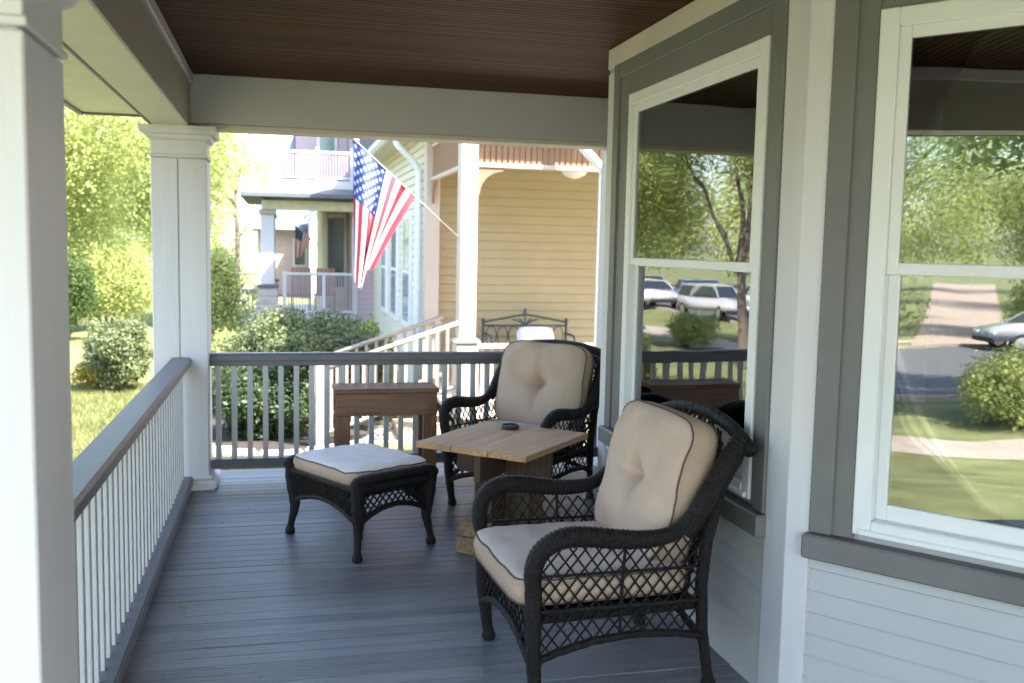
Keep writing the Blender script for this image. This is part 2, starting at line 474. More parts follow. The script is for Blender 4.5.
def siding(b, u0, u1, z0, z1, exp=.105, dep=.022):
    z = z0
    while z < z1-.005:
        t_ = min(z+exp, z1)
        fr = (t_-z)/exp
        d1 = dep*(1-fr)+.002
        b.add([(u0, dep, z), (u1, dep, z), (u1, d1, t_), (u0, d1, t_), (u0, 0, z), (u1, 0, z)],
              [(0, 1, 2, 3)[::-1], (0, 4, 5, 1)[::-1]])
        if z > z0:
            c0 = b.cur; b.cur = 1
            b.box(u0, u1, .0, dep*.22+.0015, z-.0055, z-.0003)  # thin dark strip draws the shadow under the board's lower edge
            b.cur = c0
        z += exp
def backing(b, u0, u1, z0, z1, holes, th=.12):
    """wall slab with a rectangular hole"""
    if not holes:
        b.box(u0, u1, -th, 0, z0, z1); return
    h0, h1, hz0, hz1 = holes
    b.box(u0, h0, -th, 0, z0, z1); b.box(h1, u1, -th, 0, z0, z1)
    b.box(h0, h1, -th, 0, z0, hz0); b.box(h0, h1, -th, 0, hz1, z1)

def window(F, u0, u1, z0, z1, zm, label=None, sides='LR'):
    """double hung window; outer white frame u0..u1 x z0..z1, meeting rail at zm; returns part"""
    W_ = .055
    b = MB(F)
    b.box(u0, u0+W_, -.06, .032, z0, z1); b.box(u1-W_, u1, -.06, .032, z0, z1)
    b.box(u0+W_, u1-W_, -.06, .030, z1-W_, z1); b.box(u0+W_, u1-W_, -.06, .034, z0, z0+.05)
    b.box(u0+.02, u1-.02, .0, .042, z0+.002, z0+.022)
    win = b.build("window", VINYL, house, bevel=.004)
    if label: win["label"] = label
    a0, a1 = u0+W_, u1-W_
    s_ = .034
    for nm, lo, hi, off in (("upper_sash", zm-.02, z1-W_, .022), ("lower_sash", z0+.05, zm+.02, -.005)):
        b = MB(F)
        b.box(a0, a0+s_, off-.026, off, lo, hi); b.box(a1-s_, a1, off-.026, off, lo, hi)
        b.box(a0+s_, a1-s_, off-.026, off-.001, hi-.036, hi); b.box(a0+s_, a1-s_, off-.026, off-.001, lo, lo+(.05 if 'low' in nm else .036))
        b.build("sash", VINYL, win, bevel=.003)
        b = MB(F)
        b.box(a0+s_-.004, a1-s_+.004, off-.012, off-.008, lo+.03, hi-.03)
        p = b.build("pane", GLASS, win)
    return win
def casing(F, u0, u1, z0, z1, wl, wr, wt, sill_h=.045, ext0=0, ext1=0):
    b = MB(F)
    b.box(u0-wl, u0, 0.001, .024, z0-.02, z1+wt)
    b.box(u1, u1+wr, 0.001, .024, z0-.02, z1+wt)
    b.box(u0, u1, 0.001, .023, z1, z1+wt)
    # outer back-band
    b.box(u0-wl-.002, u0-wl+.07, .0, .036, z0-.02, z1+wt+.012)
    b.box(u1+wr-.07, u1+wr+.002, .0, .036, z0-.02, z1+wt+.012)
    b.box(u0-wl+.07, u1+wr-.07, .0, .035, z1+wt-.06, z1+wt+.012)
    b.build("window_casing", GREY, house, bevel=.004)
    b = MB(F)
    b.box(u0-wl-.014-ext0, u1+wr+.014+ext1, 0.0, .062, z0-.02-sill_h*2+.01, z0-.02-.002)
    b.build("window_sill", GREY, house, bevel=.006)

H0, H1 = .645, 2.225
# left (porch-parallel) wall of the bay
b = MB(F_LEFT)
backing(b, 2.745, 4.61, -.03, CZ, (3.00, 4.31, H0+.01, H1-.01)); siding(b, 2.87, 4.56, 0.0, .56, exp=.072, dep=.018)
b.build("wall", [SIDE, LAPSHADE], house)
window(F_LEFT, 2.99, 4.32, H0, H1, 1.452)
casing(F_LEFT, 2.99, 4.32, H0, H1, .11, .20, .155)
b = MB(F_LEFT); b.box(4.535, 4.62, 0, .030, 0, CZ-.12); b.build("corner_board", PALE, house, bevel=.004)
b = MB(F_LEFT); b.box(2.73, 4.622, 0, .034, 2.385, CZ-.002); b.build("frieze_board", CREAM, house, bevel=.004)
# near corner board
b = MB(F_LEFT); b.box(2.74, 2.877, 0.001, .026, 0.001, 2.391); b.build("corner_board", PALE, house, bevel=.003)
b = MB(F_RIGHT); b.box(-.068, .012, 0.001, .027, 0.001, 2.391); b.build("corner_board", PALE, house, bevel=.003)
# right angled wall
b = MB(F_RIGHT)
backing(b, -1.75, .0, -.03, CZ, (-1.19, -.215, H0+.01, H1-.01)); siding(b, -1.75, -.068, 0.0, .562, exp=.072, dep=.018)
b.build("wall", [SIDE, LAPSHADE], house)
window(F_RIGHT, -1.20, -.203, H0, H1-.005, 1.465)
casing(F_RIGHT, -1.20, -.203, H0, H1-.005, .14, .133, .155)
b = MB(F_RIGHT); b.box(-1.75, .01, 0, .034, 2.394, CZ-.002); b.build("frieze_board", CREAM, house, bevel=.004)
# far angled wall, main wall, pilaster, near main wall
b = MB(F_FAR); b.box(0, .95, -.12, 0, -.03, CZ); siding(b, .10, .95, 0, 2.39); b.box(.0, .10, 0, .026, 0, 2.39); b.build("wall", [SIDE, LAPSHADE], house)
mx = WX+.95*math.sin(ANG)
b = MB(frame(Vector((mx, 0, 0)), Vector((0, 1, 0)), Vector((-1, 0, 0))))
b.box(5.35, 6.5, -.12, 0, -.7, 5.5); siding(b, 5.40, 6.3, 0, 2.5); b.build("wall", [SIDE, LAPSHADE], house)
b = MB(); b.box(2.125, 2.30, 6.05, 6.30, 0.0, 2.19); b.build("pilaster", PALE, house, bevel=.005)
mx2 = WX+1.75*math.sin(ANG); my2 = 2.78-1.75*math.cos(ANG)
b = MB(frame(Vector((mx2, 0, 0)), Vector((0, 1, 0)), Vector((-1, 0, 0))))
b.box(-1.3, my2+.02, -.12, 0, -.7, CZ); siding(b, -1.3, my2, 0, 2.45); b.build("wall", [SIDE, LAPSHADE], house)
# upper storey and closing walls so that the house throws its shade
b = MB(); b.box(2.0, 10, -1.3, 6.45, 2.62, 5.0); b.box(9.9, 10, -1.3, 6.45, GZ, 2.6); b.box(mx+.13, 10, 6.36, 6.46, GZ, 2.61); b.box(2.8, 10, -1.3, -1.2, GZ, 2.6)
b.build("upper_wall", SIDE, house)
b = MB(); b.prism([(1.7, 5.0), (10.4, 5.0), (6.0, 7.2)], -1.6, 6.8); b.build("roof", RAILG, house)
# room behind the windows
b = MB(); b.box(4.6, 4.65, -1, 5.2, -.02, 2.6); b.box(1.75, 4.6, -1, 5.2, -.06, -.031); b.box(2.35, 4.6, 5.15, 5.2, 0, 2.6); b.box(2.9, 4.6, -.6, -.55, 0, 2.6)
b.box(1.75, 4.6, -1, 5.2, 2.507, 2.512)
b.build("room_lining", ROOMM, house)
def curtain(F, u0, u1, z0, z1, off):
    b = MB(F); n = 24; vs = []; fs = []
    for i in range(n+1):
        u = lerp(u0, u1, i/n); o_ = off+.018*math.sin(i*1.9)
        vs += [(u, o_, z0), (u, o_, z1)]
    for i in range(n): fs.append((2*i, 2*i+1, 2*i+3, 2*i+2))
    b.add(vs, fs); return b.build("curtain", CURT, house, smooth=True)
curtain(F_LEFT, 4.10, 4.30, .5, 2.3, -.16)
curtain(F_RIGHT, -.34, -.22, .5, 2.3, -.16)

# ------------------------------------------------------------------ furniture helpers
def cushion(w_, h_, t_, bulge=.02, tuft=0, nx=44, n_exp=7, pipe=True):
    """returns MB of a boxed cushion in the x-y plane (x width, y height), thickness along z, and piping loops"""
    b = MB()
    N = nx
    def mp(u, v):
        r = max(abs(u), abs(v))
        if r < 1e-6: return 0, 0
        du, dv = u/r, v/r
        k = (abs(du)**n_exp+abs(dv)**n_exp)**(-1/n_exp)
        k = 1+(k-1)*r**3
        return u*k*w_/2, v*k*h_/2
    def zf(u, v):
        z = t_/2 + bulge*(1-u**4)*(1-v**4)
        z -= .012*(max(abs(u), abs(v))**14)
        if tuft:
            x, y = u*w_/2, (v-.02)*h_/2
            d = math.hypot(x, y)
            z -= tuft*.75*math.exp(-(d/.06)**2) + tuft*.4*math.exp(-(d/.02)**2)
            z -= tuft*.34*math.exp(-(x/.02)**2)*math.exp(-(y/.14)**2)
            z -= tuft*.30*math.exp(-(y/.02)**2)*math.exp(-(x/.14)**2)
            z += .008*math.sin(x*23+1)*math.sin(y*19)
        z += .007*mnoise.noise(Vector((u*w_*6, v*h_*6, w_*9+(3 if tuft else 0)))) + .002*mnoise.noise(Vector((u*w_*19, v*h_*19, 3.1)))
        return z
    def grid(sgn, tf):
        vs = []; fs = []
        for j in range(N+1):
            for i in range(N+1):
                u = -1+2*i/N; v = -1+2*j/N
                # denser towards rim
                x, y = mp(u, v)
                z = zf(u, v) if tf else t_/2 + bulge*.6*(1-u**4)*(1-v**4) - .012*(max(abs(u), abs(v))**14)
                vs.append((x, y, sgn*z))
        for j in range(N):
            for i in range(N):
                q = (j*(N+1)+i, j*(N+1)+i+1, (j+1)*(N+1)+i+1, (j+1)*(N+1)+i)
                fs.append(q if sgn > 0 else q[::-1])
        return vs, fs
    v1, f1 = grid(1, True); v2, f2 = grid(-1, False)
    b.add(v1, f1); b.add(v2, f2)
    idx = [i for i in range(N+1)] + [j*(N+1)+N for j in range(1, N+1)] + [N*(N+1)+i for i in range(N-1, -1, -1)] + [j*(N+1) for j in range(N-1, 0, -1)]
    M_ = len(v1)
    # side band bulging slightly
    L = len(idx)
    mid = []
    for q in idx:
        p = Vector(v1[q]); o = Vector((p.x, p.y, 0)).normalized()*.010
        mid.append((p.x+o.x, p.y+o.y, 0))
    base = len(b.v)
    b.add(mid, [])
    for a in range(L):
        c = (a+1) % L
        b.f.append((idx[a], base+a, base+c, idx[c])); b.mi.append(1)
        b.f.append((base+a, M_+idx[a], M_+idx[c], base+c)); b.mi.append(1)
    loops = [[v1[q] for q in idx], [v2[q] for q in idx]]
    return b, loops

def put_cushion(name, parent, xf, w_, h_, t_, mt, bulge=.02, tuft=0, n_exp=7, both=True, pmat=PIPE):
    b, loops = cushion(w_, h_, t_, bulge, tuft, n_exp=n_exp)
    b.v = [xf @ v for v in b.v]
    c = b.build(name, [mt, BAND], parent, smooth=True, world=False)
    p = MB()
    for lp in (loops if both else loops[:1]):
        pts = [xf @ (Vector(q)*1.004) for q in lp]
        p.tube(pts, .0034, 6, closed=True)
    p.build("piping", pmat, c, smooth=True, world=False)
    return c

def lattice(b, fn, u0, u1, v0, v1, inside, su=.058, slope=1.25, r=.0042, step=.02):
    """diagonal strands in (u,v) mapped by fn to 3D; keep where inside(u,v)"""
    H = v1-v0; du = H/slope
    k0 = int(math.floor((u0-du)/su))-1; k1 = int(math.ceil((u1+du)/su))+1
    for sgn in (1, -1):
        for k in range(k0, k1+1):
            us = k*su + random.uniform(-.09, .09)*su; wob = random.uniform(-.05, .05)
            n = max(3, int(H*1.3/step)); run = []
            for i in range(n+1):
                v = v0+H*i/n
                u = us + sgn*(v-(v0+v1)/2)/(slope*(1+wob))
                ok = u0 <= u <= u1 and inside(u, v)
                if ok: run.append(Vector(fn(u, v))+Vector(fn(u, v, 1))*(.0025*sgn))
                if (not ok or i == n):
                    if len(run) > 1: b.tube(run, r, 5, cap=False)
                    run = []
def interp(xs, ys, x): return float(np.interp(x, xs, ys))

def make_chair():
    t = thing("wicker_armchair", "x", "armchair")
    # arm and post path of the right side
    arm_pts = [(.316, -.325, .40), (.328, -.335, .475), (.345, -.315, .545), (.352, -.255, .584), (.352, -.18, .588), (.352, -.07, .573),
               (.352, .04, .564), (.352, .14, .578), (.352, .215, .635)]
    wing_pts = [(.352, .18, .57), (.350, .230, .64), (.345, .285, .715), (.340, .330, .785), (.335, .370, .845), (.325, .395, .872)]
    for sx in (1, -1):
        P = smooth_path([(sx*x, y, z) for x, y, z in arm_pts], 14)
        b = MB(); n = len(P)
        b.tube(P, [.025+.009*math.sin(math.pi*min(1, i/n*1.1)) for i in range(n)], 14, ripple=.085, rip_len=.014)
        # fine weave wrap along the arm top
        b.build("arm", WICK, t, smooth=True, world=False)
        # front leg
        b = MB()
        Q = smooth_path([(sx*.290, -.300, .012), (sx*.294, -.306, .06), (sx*.300, -.316, .16), (sx*.310, -.325, .30), (sx*.316, -.327, .42)], 10)
        b.tube(Q, [interp([0, .06, .2, .5, 1], [.024, .019, .020, .026, .030], i/(len(Q)-1)) for i in range(len(Q))], 10, ripple=.05, rip_len=.016)
        b.lathe([(.018, 0), (.026, .006), (.027, .022), (.020, .036), (.016, .05)], sx*.290, -.300, 14)
        b.build("leg", WICK, t, smooth=True, world=False)
        b = MB()
        Q = smooth_path([(sx*.285, .330, .012), (sx*.288, .318, .08), (sx*.296, .295, .2), (sx*.305, .280, .33), (sx*.318, .275, .46), (sx*.332, .295, .62), (sx*.335, .335, .76), (sx*.328, .375, .85)], 9)
        b.tube(Q, [interp([0, .06, .2, .5, 1], [.022, .018, .019, .022, .020], i/(len(Q)-1)) for i in range(len(Q))], 10, ripple=.05, rip_len=.016)
        b.lathe([(.018, 0), (.025, .006), (.026, .02), (.019, .034), (.016, .05)], sx*.285, .330, 14)
        b.build("leg", WICK, t, smooth=True, world=False)
        # side panel lattice
        ax = [-.335, -.315, -.26, -.18, -.07, .04, .14, .215, .26, .30]
        az = [.42, .51, .556, .562, .548, .538, .55, .595, .66, .71]
        def top(u): return interp(ax, az, u)
        def low(u):
            k = (u+.33)/.62
            return interp([0, .12, .35, .6, .85, 1], [.155, .185, .218, .228, .215, .195], k)
        def fn(u, v, nrm=0):
            if nrm: return (sx, 0, 0)
            k = interp([0, .15, .45, .6], [.294, .302, .322, .345], v)
            return (sx*k, u, v)
        def fedge(v): return interp([0, .16, .30, .42, .5, .6], [-.300, -.316, -.325, -.327, -.335, -.30], v)
        def bedge(v): return interp([.08, .2, .33, .46, .62, .78], [.318, .295, .280, .275, .295, .335], v)
        b = MB()
        lattice(b, fn, -.38, .33, .14, .75, lambda u, v: low(u) <= v <= top(u) and fedge(v) < u < bedge(v), su=.046, slope=1.3, r=.0037)
        for zz, r in ((.455, .0055), (.335, .0085)):
            pts = [fn(lerp(fedge(zz), bedge(zz), i/12), zz+(-.008*(i/12) if 1 else 0)) for i in range(13)]
            b.tube(pts, r, 7, ripple=.08, rip_len=.014)
        for uu in (-.02,):
            b.tube([fn(uu, lerp(low(uu), top(uu), i/8)) for i in range(9)], .006, 6)
        b.build("side_lattice", WICK, t, smooth=True, world=False)
        b = MB()
        pts = [fn(lerp(-.315, .29, i/24), low(lerp(-.315, .29, i/24))) for i in range(25)]
        b.tube(pts, .0135, 10, ripple=.09, rip_len=.018); b.build("side_rail", WICK, t, smooth=True, world=False)
        # broad woven wing between the arm and the top of the back
        P = smooth_path([(sx*x, y, z) for x, y, z in wing_pts[:6]], 12)
        b = MB(); n = len(P)
        b.tube(P, [interp([0, .25, .7, 1], [.025, .038, .038, .030], i/(n-1)) for i in range(n)], 16, ripple=.075, rip_len=.015)
        b.build("wing", WICK, t, smooth=True, world=False)
    # rolled top rail
    P = smooth_path([(.375, .405, .845), (.35, .405, .856), (.285, .410, .880), (.20, .420, .900), (.10, .430, .911), (0, .433, .915), (-.10, .430, .911), (-.20, .420, .900), (-.285, .410, .880), (-.35, .405, .856), (-.375, .405, .845)], 12)
    b = MB(); n = len(P)
    b.tube(P, .024, 12, ripple=.06, rip_len=.02)
    b.build("top_rail", WICK, t, smooth=True, world=False)
    # scrolls at the ends of the top rail
    # back lattice, curved
    def fb(u, v, nrm=0):
        if nrm: return (0, -1, 0)
        k = (v-.25)/.70
        y = lerp(.245, .425, k) - .26*(abs(u)/.33)**2.2*.33*(.6+.4*k)
        return (u, y, v)
    b = MB()
    lattice(b, fb, -.325, .325, .28, .93, lambda u, v: v < .915-.05*(abs(u)/.325)**2, su=.040, slope=1.2, r=.0042, step=.03)
    for vv in (.30, .47, .64, .80):
        b.tube([fb(-.325+.65*i/14, vv) for i in range(15)], .006, 6)
    b.build("back_lattice", WICK, t, smooth=True, world=False)
    # seat frame + front apron
    b = MB()
    b.box(-.300, .300, -.305, .27, .285, .330); b.build("seat_frame", WICK, t, bevel=.01, world=False)
    def fa(u, v, nrm=0):
        if nrm: return (0, -1, 0)
        return (u, -.325, v)
    b = MB()
    lowf = lambda u: .225-.075*(abs(u)/.3)**2
    lattice(b, fa, -.30, .30, .14, .33, lambda u, v: v >= lowf(u), su=.045, slope=1.2, r=.0045)
    b.tube([fa(-.30+.6*i/20, lowf(-.30+.6*i/20)) for i in range(21)], .015, 9, ripple=.07, rip_len=.018)
    b.tube([fa(-.30+.6*i/20, .325) for i in range(21)], .014, 9, ripple=.07, rip_len=.018)
    b.build("front_apron", WICK, t, smooth=True, world=False)
    b = MB()
    b.tube([(-.29+.58*i/20, .292, .225-.05*(abs(-.29+.58*i/20)/.3)**2) for i in range(21)], .014, 9, ripple=.07, rip_len=.018)
    b.build("rear_rail", WICK, t, smooth=True, world=False)
    # cushions
    xf = Matrix.Translation((0, -.065, .395))
    put_cushion("seat_cushion", t, xf, .60, .62, .105, CUSHW, bulge=.014, n_exp=9)
    xf = Matrix.Translation((0, .228, .675)) @ Matrix.Rotation(R(90-15), 4, 'X')
    put_cushion("back_cushion", t, xf, .585, .51, .125, CUSH, bulge=.035, tuft=.065, n_exp=6)
    return t

near = make_chair()
near["label"] = "dark wicker armchair with cream cushions nearest the viewer, beside the window"
near["group"] = "wicker armchairs"
near.location = (1.090, 3.215, 0); near.rotation_euler = (0, 0, R(-86.5))
far = copy_tree(near)
far["label"] = "dark wicker armchair in the far corner behind the wooden table"
far.location = (1.385, 5.42, 0); far.rotation_euler = (0, 0, R(-46))

# ------------------------------------------------------------------ ottoman
ot = thing("wicker_ottoman", "dark wicker footstool with pale flat cushion and splayed legs", "footstool", (.388, 4.854, 0), math.atan2(-.519, .307))
HL, HW = .30, .225      # local x along (.307,-.519), local y across
for sx in (1, -1):
    for sy in (1, -1):
        b = MB()
        Q = smooth_path([(sx*HL, sy*HW, .012), (sx*(HL-.004), sy*(HW-.004), .06), (sx*(HL-.018), sy*(HW-.018), .16), (sx*(HL-.008), sy*(HW-.008), .27), (sx*(HL-.004), sy*(HW-.004), .375)], 9)
        b.tube(Q, [interp([0, .08, .3, .6, 1], [.022, .017, .018, .030, .034], i/(len(Q)-1)) for i in range(len(Q))], 10, ripple=.05, rip_len=.016)
        b.lathe([(.018, 0), (.025, .006), (.026, .024), (.019, .038), (.016, .05)], sx*HL, sy*HW, 14)
        b.build("leg", WICK, ot, smooth=True, world=False)
for sy in (1, -1):
    def fo(u, v, nrm=0, sy=sy):
        if nrm: return (0, sy, 0)
        return (u, sy*(HW-.006), v)
    lo = lambda u: .245-.075*(abs(u)/HL)**2
    b = MB()
    lattice(b, fo, -HL, HL, .16, .34, lambda u, v: v >= lo(u), su=.022, slope=1.1, r=.0052)
    b.tube([fo(-HL+2*HL*i/20, lo(-HL+2*HL*i/20)) for i in range(21)], .013, 9, ripple=.07, rip_len=.018)
    b.tube([fo(-HL+2*HL*i/20, .345) for i in range(21)], .024, 10, ripple=.06, rip_len=.018)
    b.build("apron", WICK, ot, smooth=True, world=False)
for sx in (1, -1):
    def fo(u, v, nrm=0, sx=sx):
        if nrm: return (sx, 0, 0)
        return (sx*(HL-.006), u, v)
    lo = lambda u: .245-.075*(abs(u)/HW)**2
    b = MB()
    lattice(b, fo, -HW, HW, .16, .33, lambda u, v: v >= lo(u), su=.036, slope=1.15, r=.0048)
    b.tube([fo(-HW+2*HW*i/20, lo(-HW+2*HW*i/20)) for i in range(21)], .014, 9, ripple=.07, rip_len=.018)
    b.tube([(sx*HL, -HW+2*HW*i/20, .350) for i in range(21)], .026, 10, ripple=.06, rip_len=.018)
    b.tube(smooth_path([(sx*HL, -HW-.015, .360), (sx*HL, -HW+.02, .388), (sx*HL, 0, .394), (sx*HL, HW-.02, .388), (sx*HL, HW+.015, .360)], 8), .026, 12, ripple=.06, rip_len=.018)
    b.build("apron", WICK, ot, smooth=True, world=False)
b = MB(); b.box(-HL+.02, HL-.02, -HW+.02, HW-.02, .30, .345); b.build("seat_frame", WICK, ot, bevel=.01, world=False)
put_cushion("seat_cushion", ot, Matrix.Translation((0, 0, .392)), .555, .48, .085, mat("skylit_stool_fabric", (.80, .735, .69), rough=.85, var=.03, scale=5, bump=.25, bscale=420, spec=.3), bulge=.012, n_exp=9)  # footstool top whitened, sky sheen put into the fabric colour

# ------------------------------------------------------------------ table
TOPW = woodmat("weathered_table_wood", (.47, .27, .115), (.35, .19, .08), rough=.5, axis=0, scale=3)
LEGW = woodmat("shaded_table_wood", (.10, .055, .03), (.05, .03, .018), rough=.5, axis=2, scale=3)  # brown wood darkened for the shade under the tabletop
GRNW = woodmat("weathered_block_wood", (.26, .175, .085), (.13, .085, .04), rough=.7, axis=0, scale=3)
tb = thing("wooden_table", "low square plank table of weathered wood between the wicker chairs", "table", (1.105, 4.70, 0), math.atan2(.54, .49))
TH = .54
b = MB(); n = 6
for i in range(n):
    y0 = -.31+.62*i/n
    e = random.uniform(-.004, .004)
    b.box(-.35+e, .35+e, y0+.0003, y0+.62/n-.0003, TH-.028, TH+random.uniform(-.0008, .0008))
b.build("tabletop", TOPW, tb, bevel=.0012, world=False)
b = MB(); b.box(-.27, .27, -.018, .018, .36, TH-.029); b.build("apron", LEGW, tb, bevel=.003, world=False)
b = MB(); b.box(-.018, .018, -.27, -.0185, .34, TH-.03); b.box(-.018, .018, .0185, .27, .34, TH-.03); b.build("apron", LEGW, tb, bevel=.003, world=False)
b = MB(); b.box(-.16, .16, -.022, .022, .086, .339); b.build("pedestal", LEGW, tb, bevel=.003, world=False)
b = MB(); b.box(-.022, .022, -.16, -.0225, .086, .339); b.box(-.022, .022, .0225, .16, .086, .339); b.build("pedestal", LEGW, tb, bevel=.003, world=False)
b = MB(); b.box(.235, .275, -.10, .10, .161, TH-.03); b.build("leg", mat("lit_table_wood", (.30, .15, .06), rough=.5, var=.25, scale=4), tb, bevel=.003, world=False)  # this leg's lit look is put into its orange tone
b = MB(); b.box(-.21, .21, -.045, .045, .001, .084); b.build("foot_beam", GRNW, tb, bevel=.004, world=False)
# timber foot
b = MB(); b.box(-.30, -.21, -.10, .10, .001, .085); b.box(-.29, -.22, -.085, .085, .086, .16); b.build("foot", GRNW, tb, bevel=.005, world=False)
b = MB(); b.box(.21, .30, -.10, .10, .001, .085); b.box(.22, .29, -.085, .085, .086, .16); b.build("foot", GRNW, tb, bevel=.005, world=False)

ash = thing("ashtray", "small round dark ashtray lying on the wooden tabletop", "ashtray", (1.19, 4.93, TH+.001))
b = MB(); b.lathe([(.030, 0), (.046, .002), (.050, .010), (.049, .016), (.043, .017), (.038, .011), (.0, .010)], 0, 0, 28)
b.build("dish", mat("dark_slate", (.035, .035, .04), rough=.4), ash, smooth=True, world=False)
b = MB(); b.tube([(.043*math.cos(a), .043*math.sin(a), .0165) for a in np.linspace(0, 2*math.pi, 28, endpoint=False)], .0045, 6, closed=True)
b.build("rim", MATS["dark_slate"], ash, smooth=True, world=False)

# ------------------------------------------------------------------ brown side bench by the rail
BRN = woodmat("dark_stained_wood", (.185, .085, .037), (.09, .042, .02), rough=.42, axis=0, scale=3)
BRL = woodmat("dark_stained_leg", (.20, .092, .038), (.095, .045, .02), rough=.42, axis=2, scale=3)
bn = thing("wooden_console", "dark brown wooden side table with deep apron against the far railing", "side table", (.62, 5.86, 0))
b = MB(); b.box(-.315, .315, -.13, .14, .615, .643); b.build("tabletop", BRN, bn, bevel=.004, world=False)
b = MB(); b.box(-.305, .305, -.118, -.09, .478, .614); b.build("apron", BRN, bn, bevel=.003, world=False)
b = MB(); b.box(-.305, .305, .10, .128, .52, .614); b.build("apron", BRN, bn, bevel=.003, world=False)
for sx in (-1, 1):
    for y0 in (-.117, .10):
        b = MB(); x0 = .262; b.box(sx*x0-.042, sx*x0+.042, y0, y0+.026, .001, .477 if y0 < 0 else .519); b.build("leg", BRL, bn, bevel=.003, world=False)

# ------------------------------------------------------------------ vegetation
LEAF_BUSH = leafmat("bush_leaf", (.115, .155, .075), var=.35, trans=.3)
LEAF_LIGHT = leafmat("light_leaf", (.30, .375, .145), var=.42, trans=.42)
LEAF_TREE = leafmat("tree_leaf", (.24, .31, .11), var=.3, trans=.5)
LEAF_DARK = leafmat("dark_leaf", (.045, .085, .022), var=.4, trans=.35)
LEAF_RED = leafmat("russet_leaf", (.26, .13, .10), var=.4, trans=.4)
BARK = mat("bark", (.14, .115, .095), rough=.9, var=.3, scale=8, bump=.6, bscale=30, stretch=(4, 4, 1))

def leaves(name, clumps, n, size, mt, parent, shell=.45, jitter=.25, droop=.2):
    """clumps: list of (cx,cy,cz,rx,ry,rz[,weight]); leaf-shaped 4-vert faces spread through the clumps"""
    C = np.array([c[:6] for c in clumps], float)
    wts = np.array([c[3]*c[4]+c[4]*c[5]+c[3]*c[5] for c in clumps]); wts /= wts.sum()
    ci = rng.choice(len(C), n, p=wts)
    d = rng.normal(size=(n, 3)); d /= np.linalg.norm(d, axis=1)[:, None]
    rad = shell+(1-shell)*rng.random(n)**.6
    # lumpy radius
    lump = 1+jitter*np.sin(d[:, 0]*7+ci*1.7)*np.cos(d[:, 1]*6+ci)*np.sin(d[:, 2]*8+ci*.6)
    P = C[ci, :3]+d*C[ci, 3:]*(rad*lump)[:, None]
    nr = d+rng.normal(size=(n, 3))*.7; nr[:, 2] += droop; nr /= np.linalg.norm(nr, axis=1)[:, None]
    a = np.cross(nr, rng.normal(size=(n, 3))); a /= np.linalg.norm(a, axis=1)[:, None]
    bb = np.cross(nr, a)
    s = size*(.4+1.25*rng.random(n)**1.4)[:, None]
    V = np.empty((n, 4, 3))
    V[:, 0] = P-a*s*.5; V[:, 1] = P+bb*s*.28+nr*s*.06; V[:, 2] = P+a*s*.5; V[:, 3] = P-bb*s*.28+nr*s*.06
    off = np.zeros(3)
    p = parent
    while p is not None:
        off += np.array(p.location); p = p.parent
    V -= off
    me = bpy.data.meshes.new(name)
    me.vertices.add(n*4); me.vertices.foreach_set("co", V.reshape(-1))
    me.loops.add(n*4); me.loops.foreach_set("vertex_index", np.arange(n*4, dtype=np.int32))
    me.polygons.add(n); me.polygons.foreach_set("loop_start", np.arange(0, n*4, 4, dtype=np.int32))
    me.materials.append(mt); me.update(calc_edges=True); me.validate()
    o = bpy.data.objects.new(name, me); COL.objects.link(o); o.parent = parent
    return o

def blob(cx, cy, cz, rx, ry, rz, k, spread=.75, sub=.42):
    """split an ellipsoid into k sub-clumps around its surface"""
    out = []
    for i in range(k):
        d = rng.normal(size=3); d /= np.linalg.norm(d)
        q = spread*(.6+.4*rng.random())
        s = sub*(.7+.6*rng.random())
        out.append((cx+d[0]*rx*q, cy+d[1]*ry*q, cz+d[2]*rz*q, rx*s, ry*s, rz*s))
    return out

def bush(name, label, cat, c, r, n, size, mt, k=26, group=None, stems=6, core=True, sub=.42, spread=.75):
    t = thing(name, label, cat, (c[0], c[1], gz(c[0])), 0, group)
    cl = blob(c[0], c[1], c[2], r[0], r[1], r[2], k, spread, sub)
    if core: cl.append((c[0], c[1], c[2], r[0]*.82, r[1]*.82, r[2]*.82))
    leaves("foliage", cl, n, size, mt, t, shell=.5)
    b = MB()
    for i in range(stems):
        a = 2*math.pi*i/stems+rng.random()
        q = Vector((c[0]+.08*math.cos(a), c[1]+.08*math.sin(a), gz(c[0])-.02)); e = Vector((c[0]+r[0]*.7*math.cos(a), c[1]+r[1]*.7*math.sin(a), c[2]+r[2]*.3))
        mpt = q.lerp(e, .5)+Vector((0, 0, .1))
        b.tube(smooth_path([q, mpt, e], 5), [.025-.0018*j for j in range(11)], 6)
    b.build("stems", BARK, t, smooth=True)
    return t

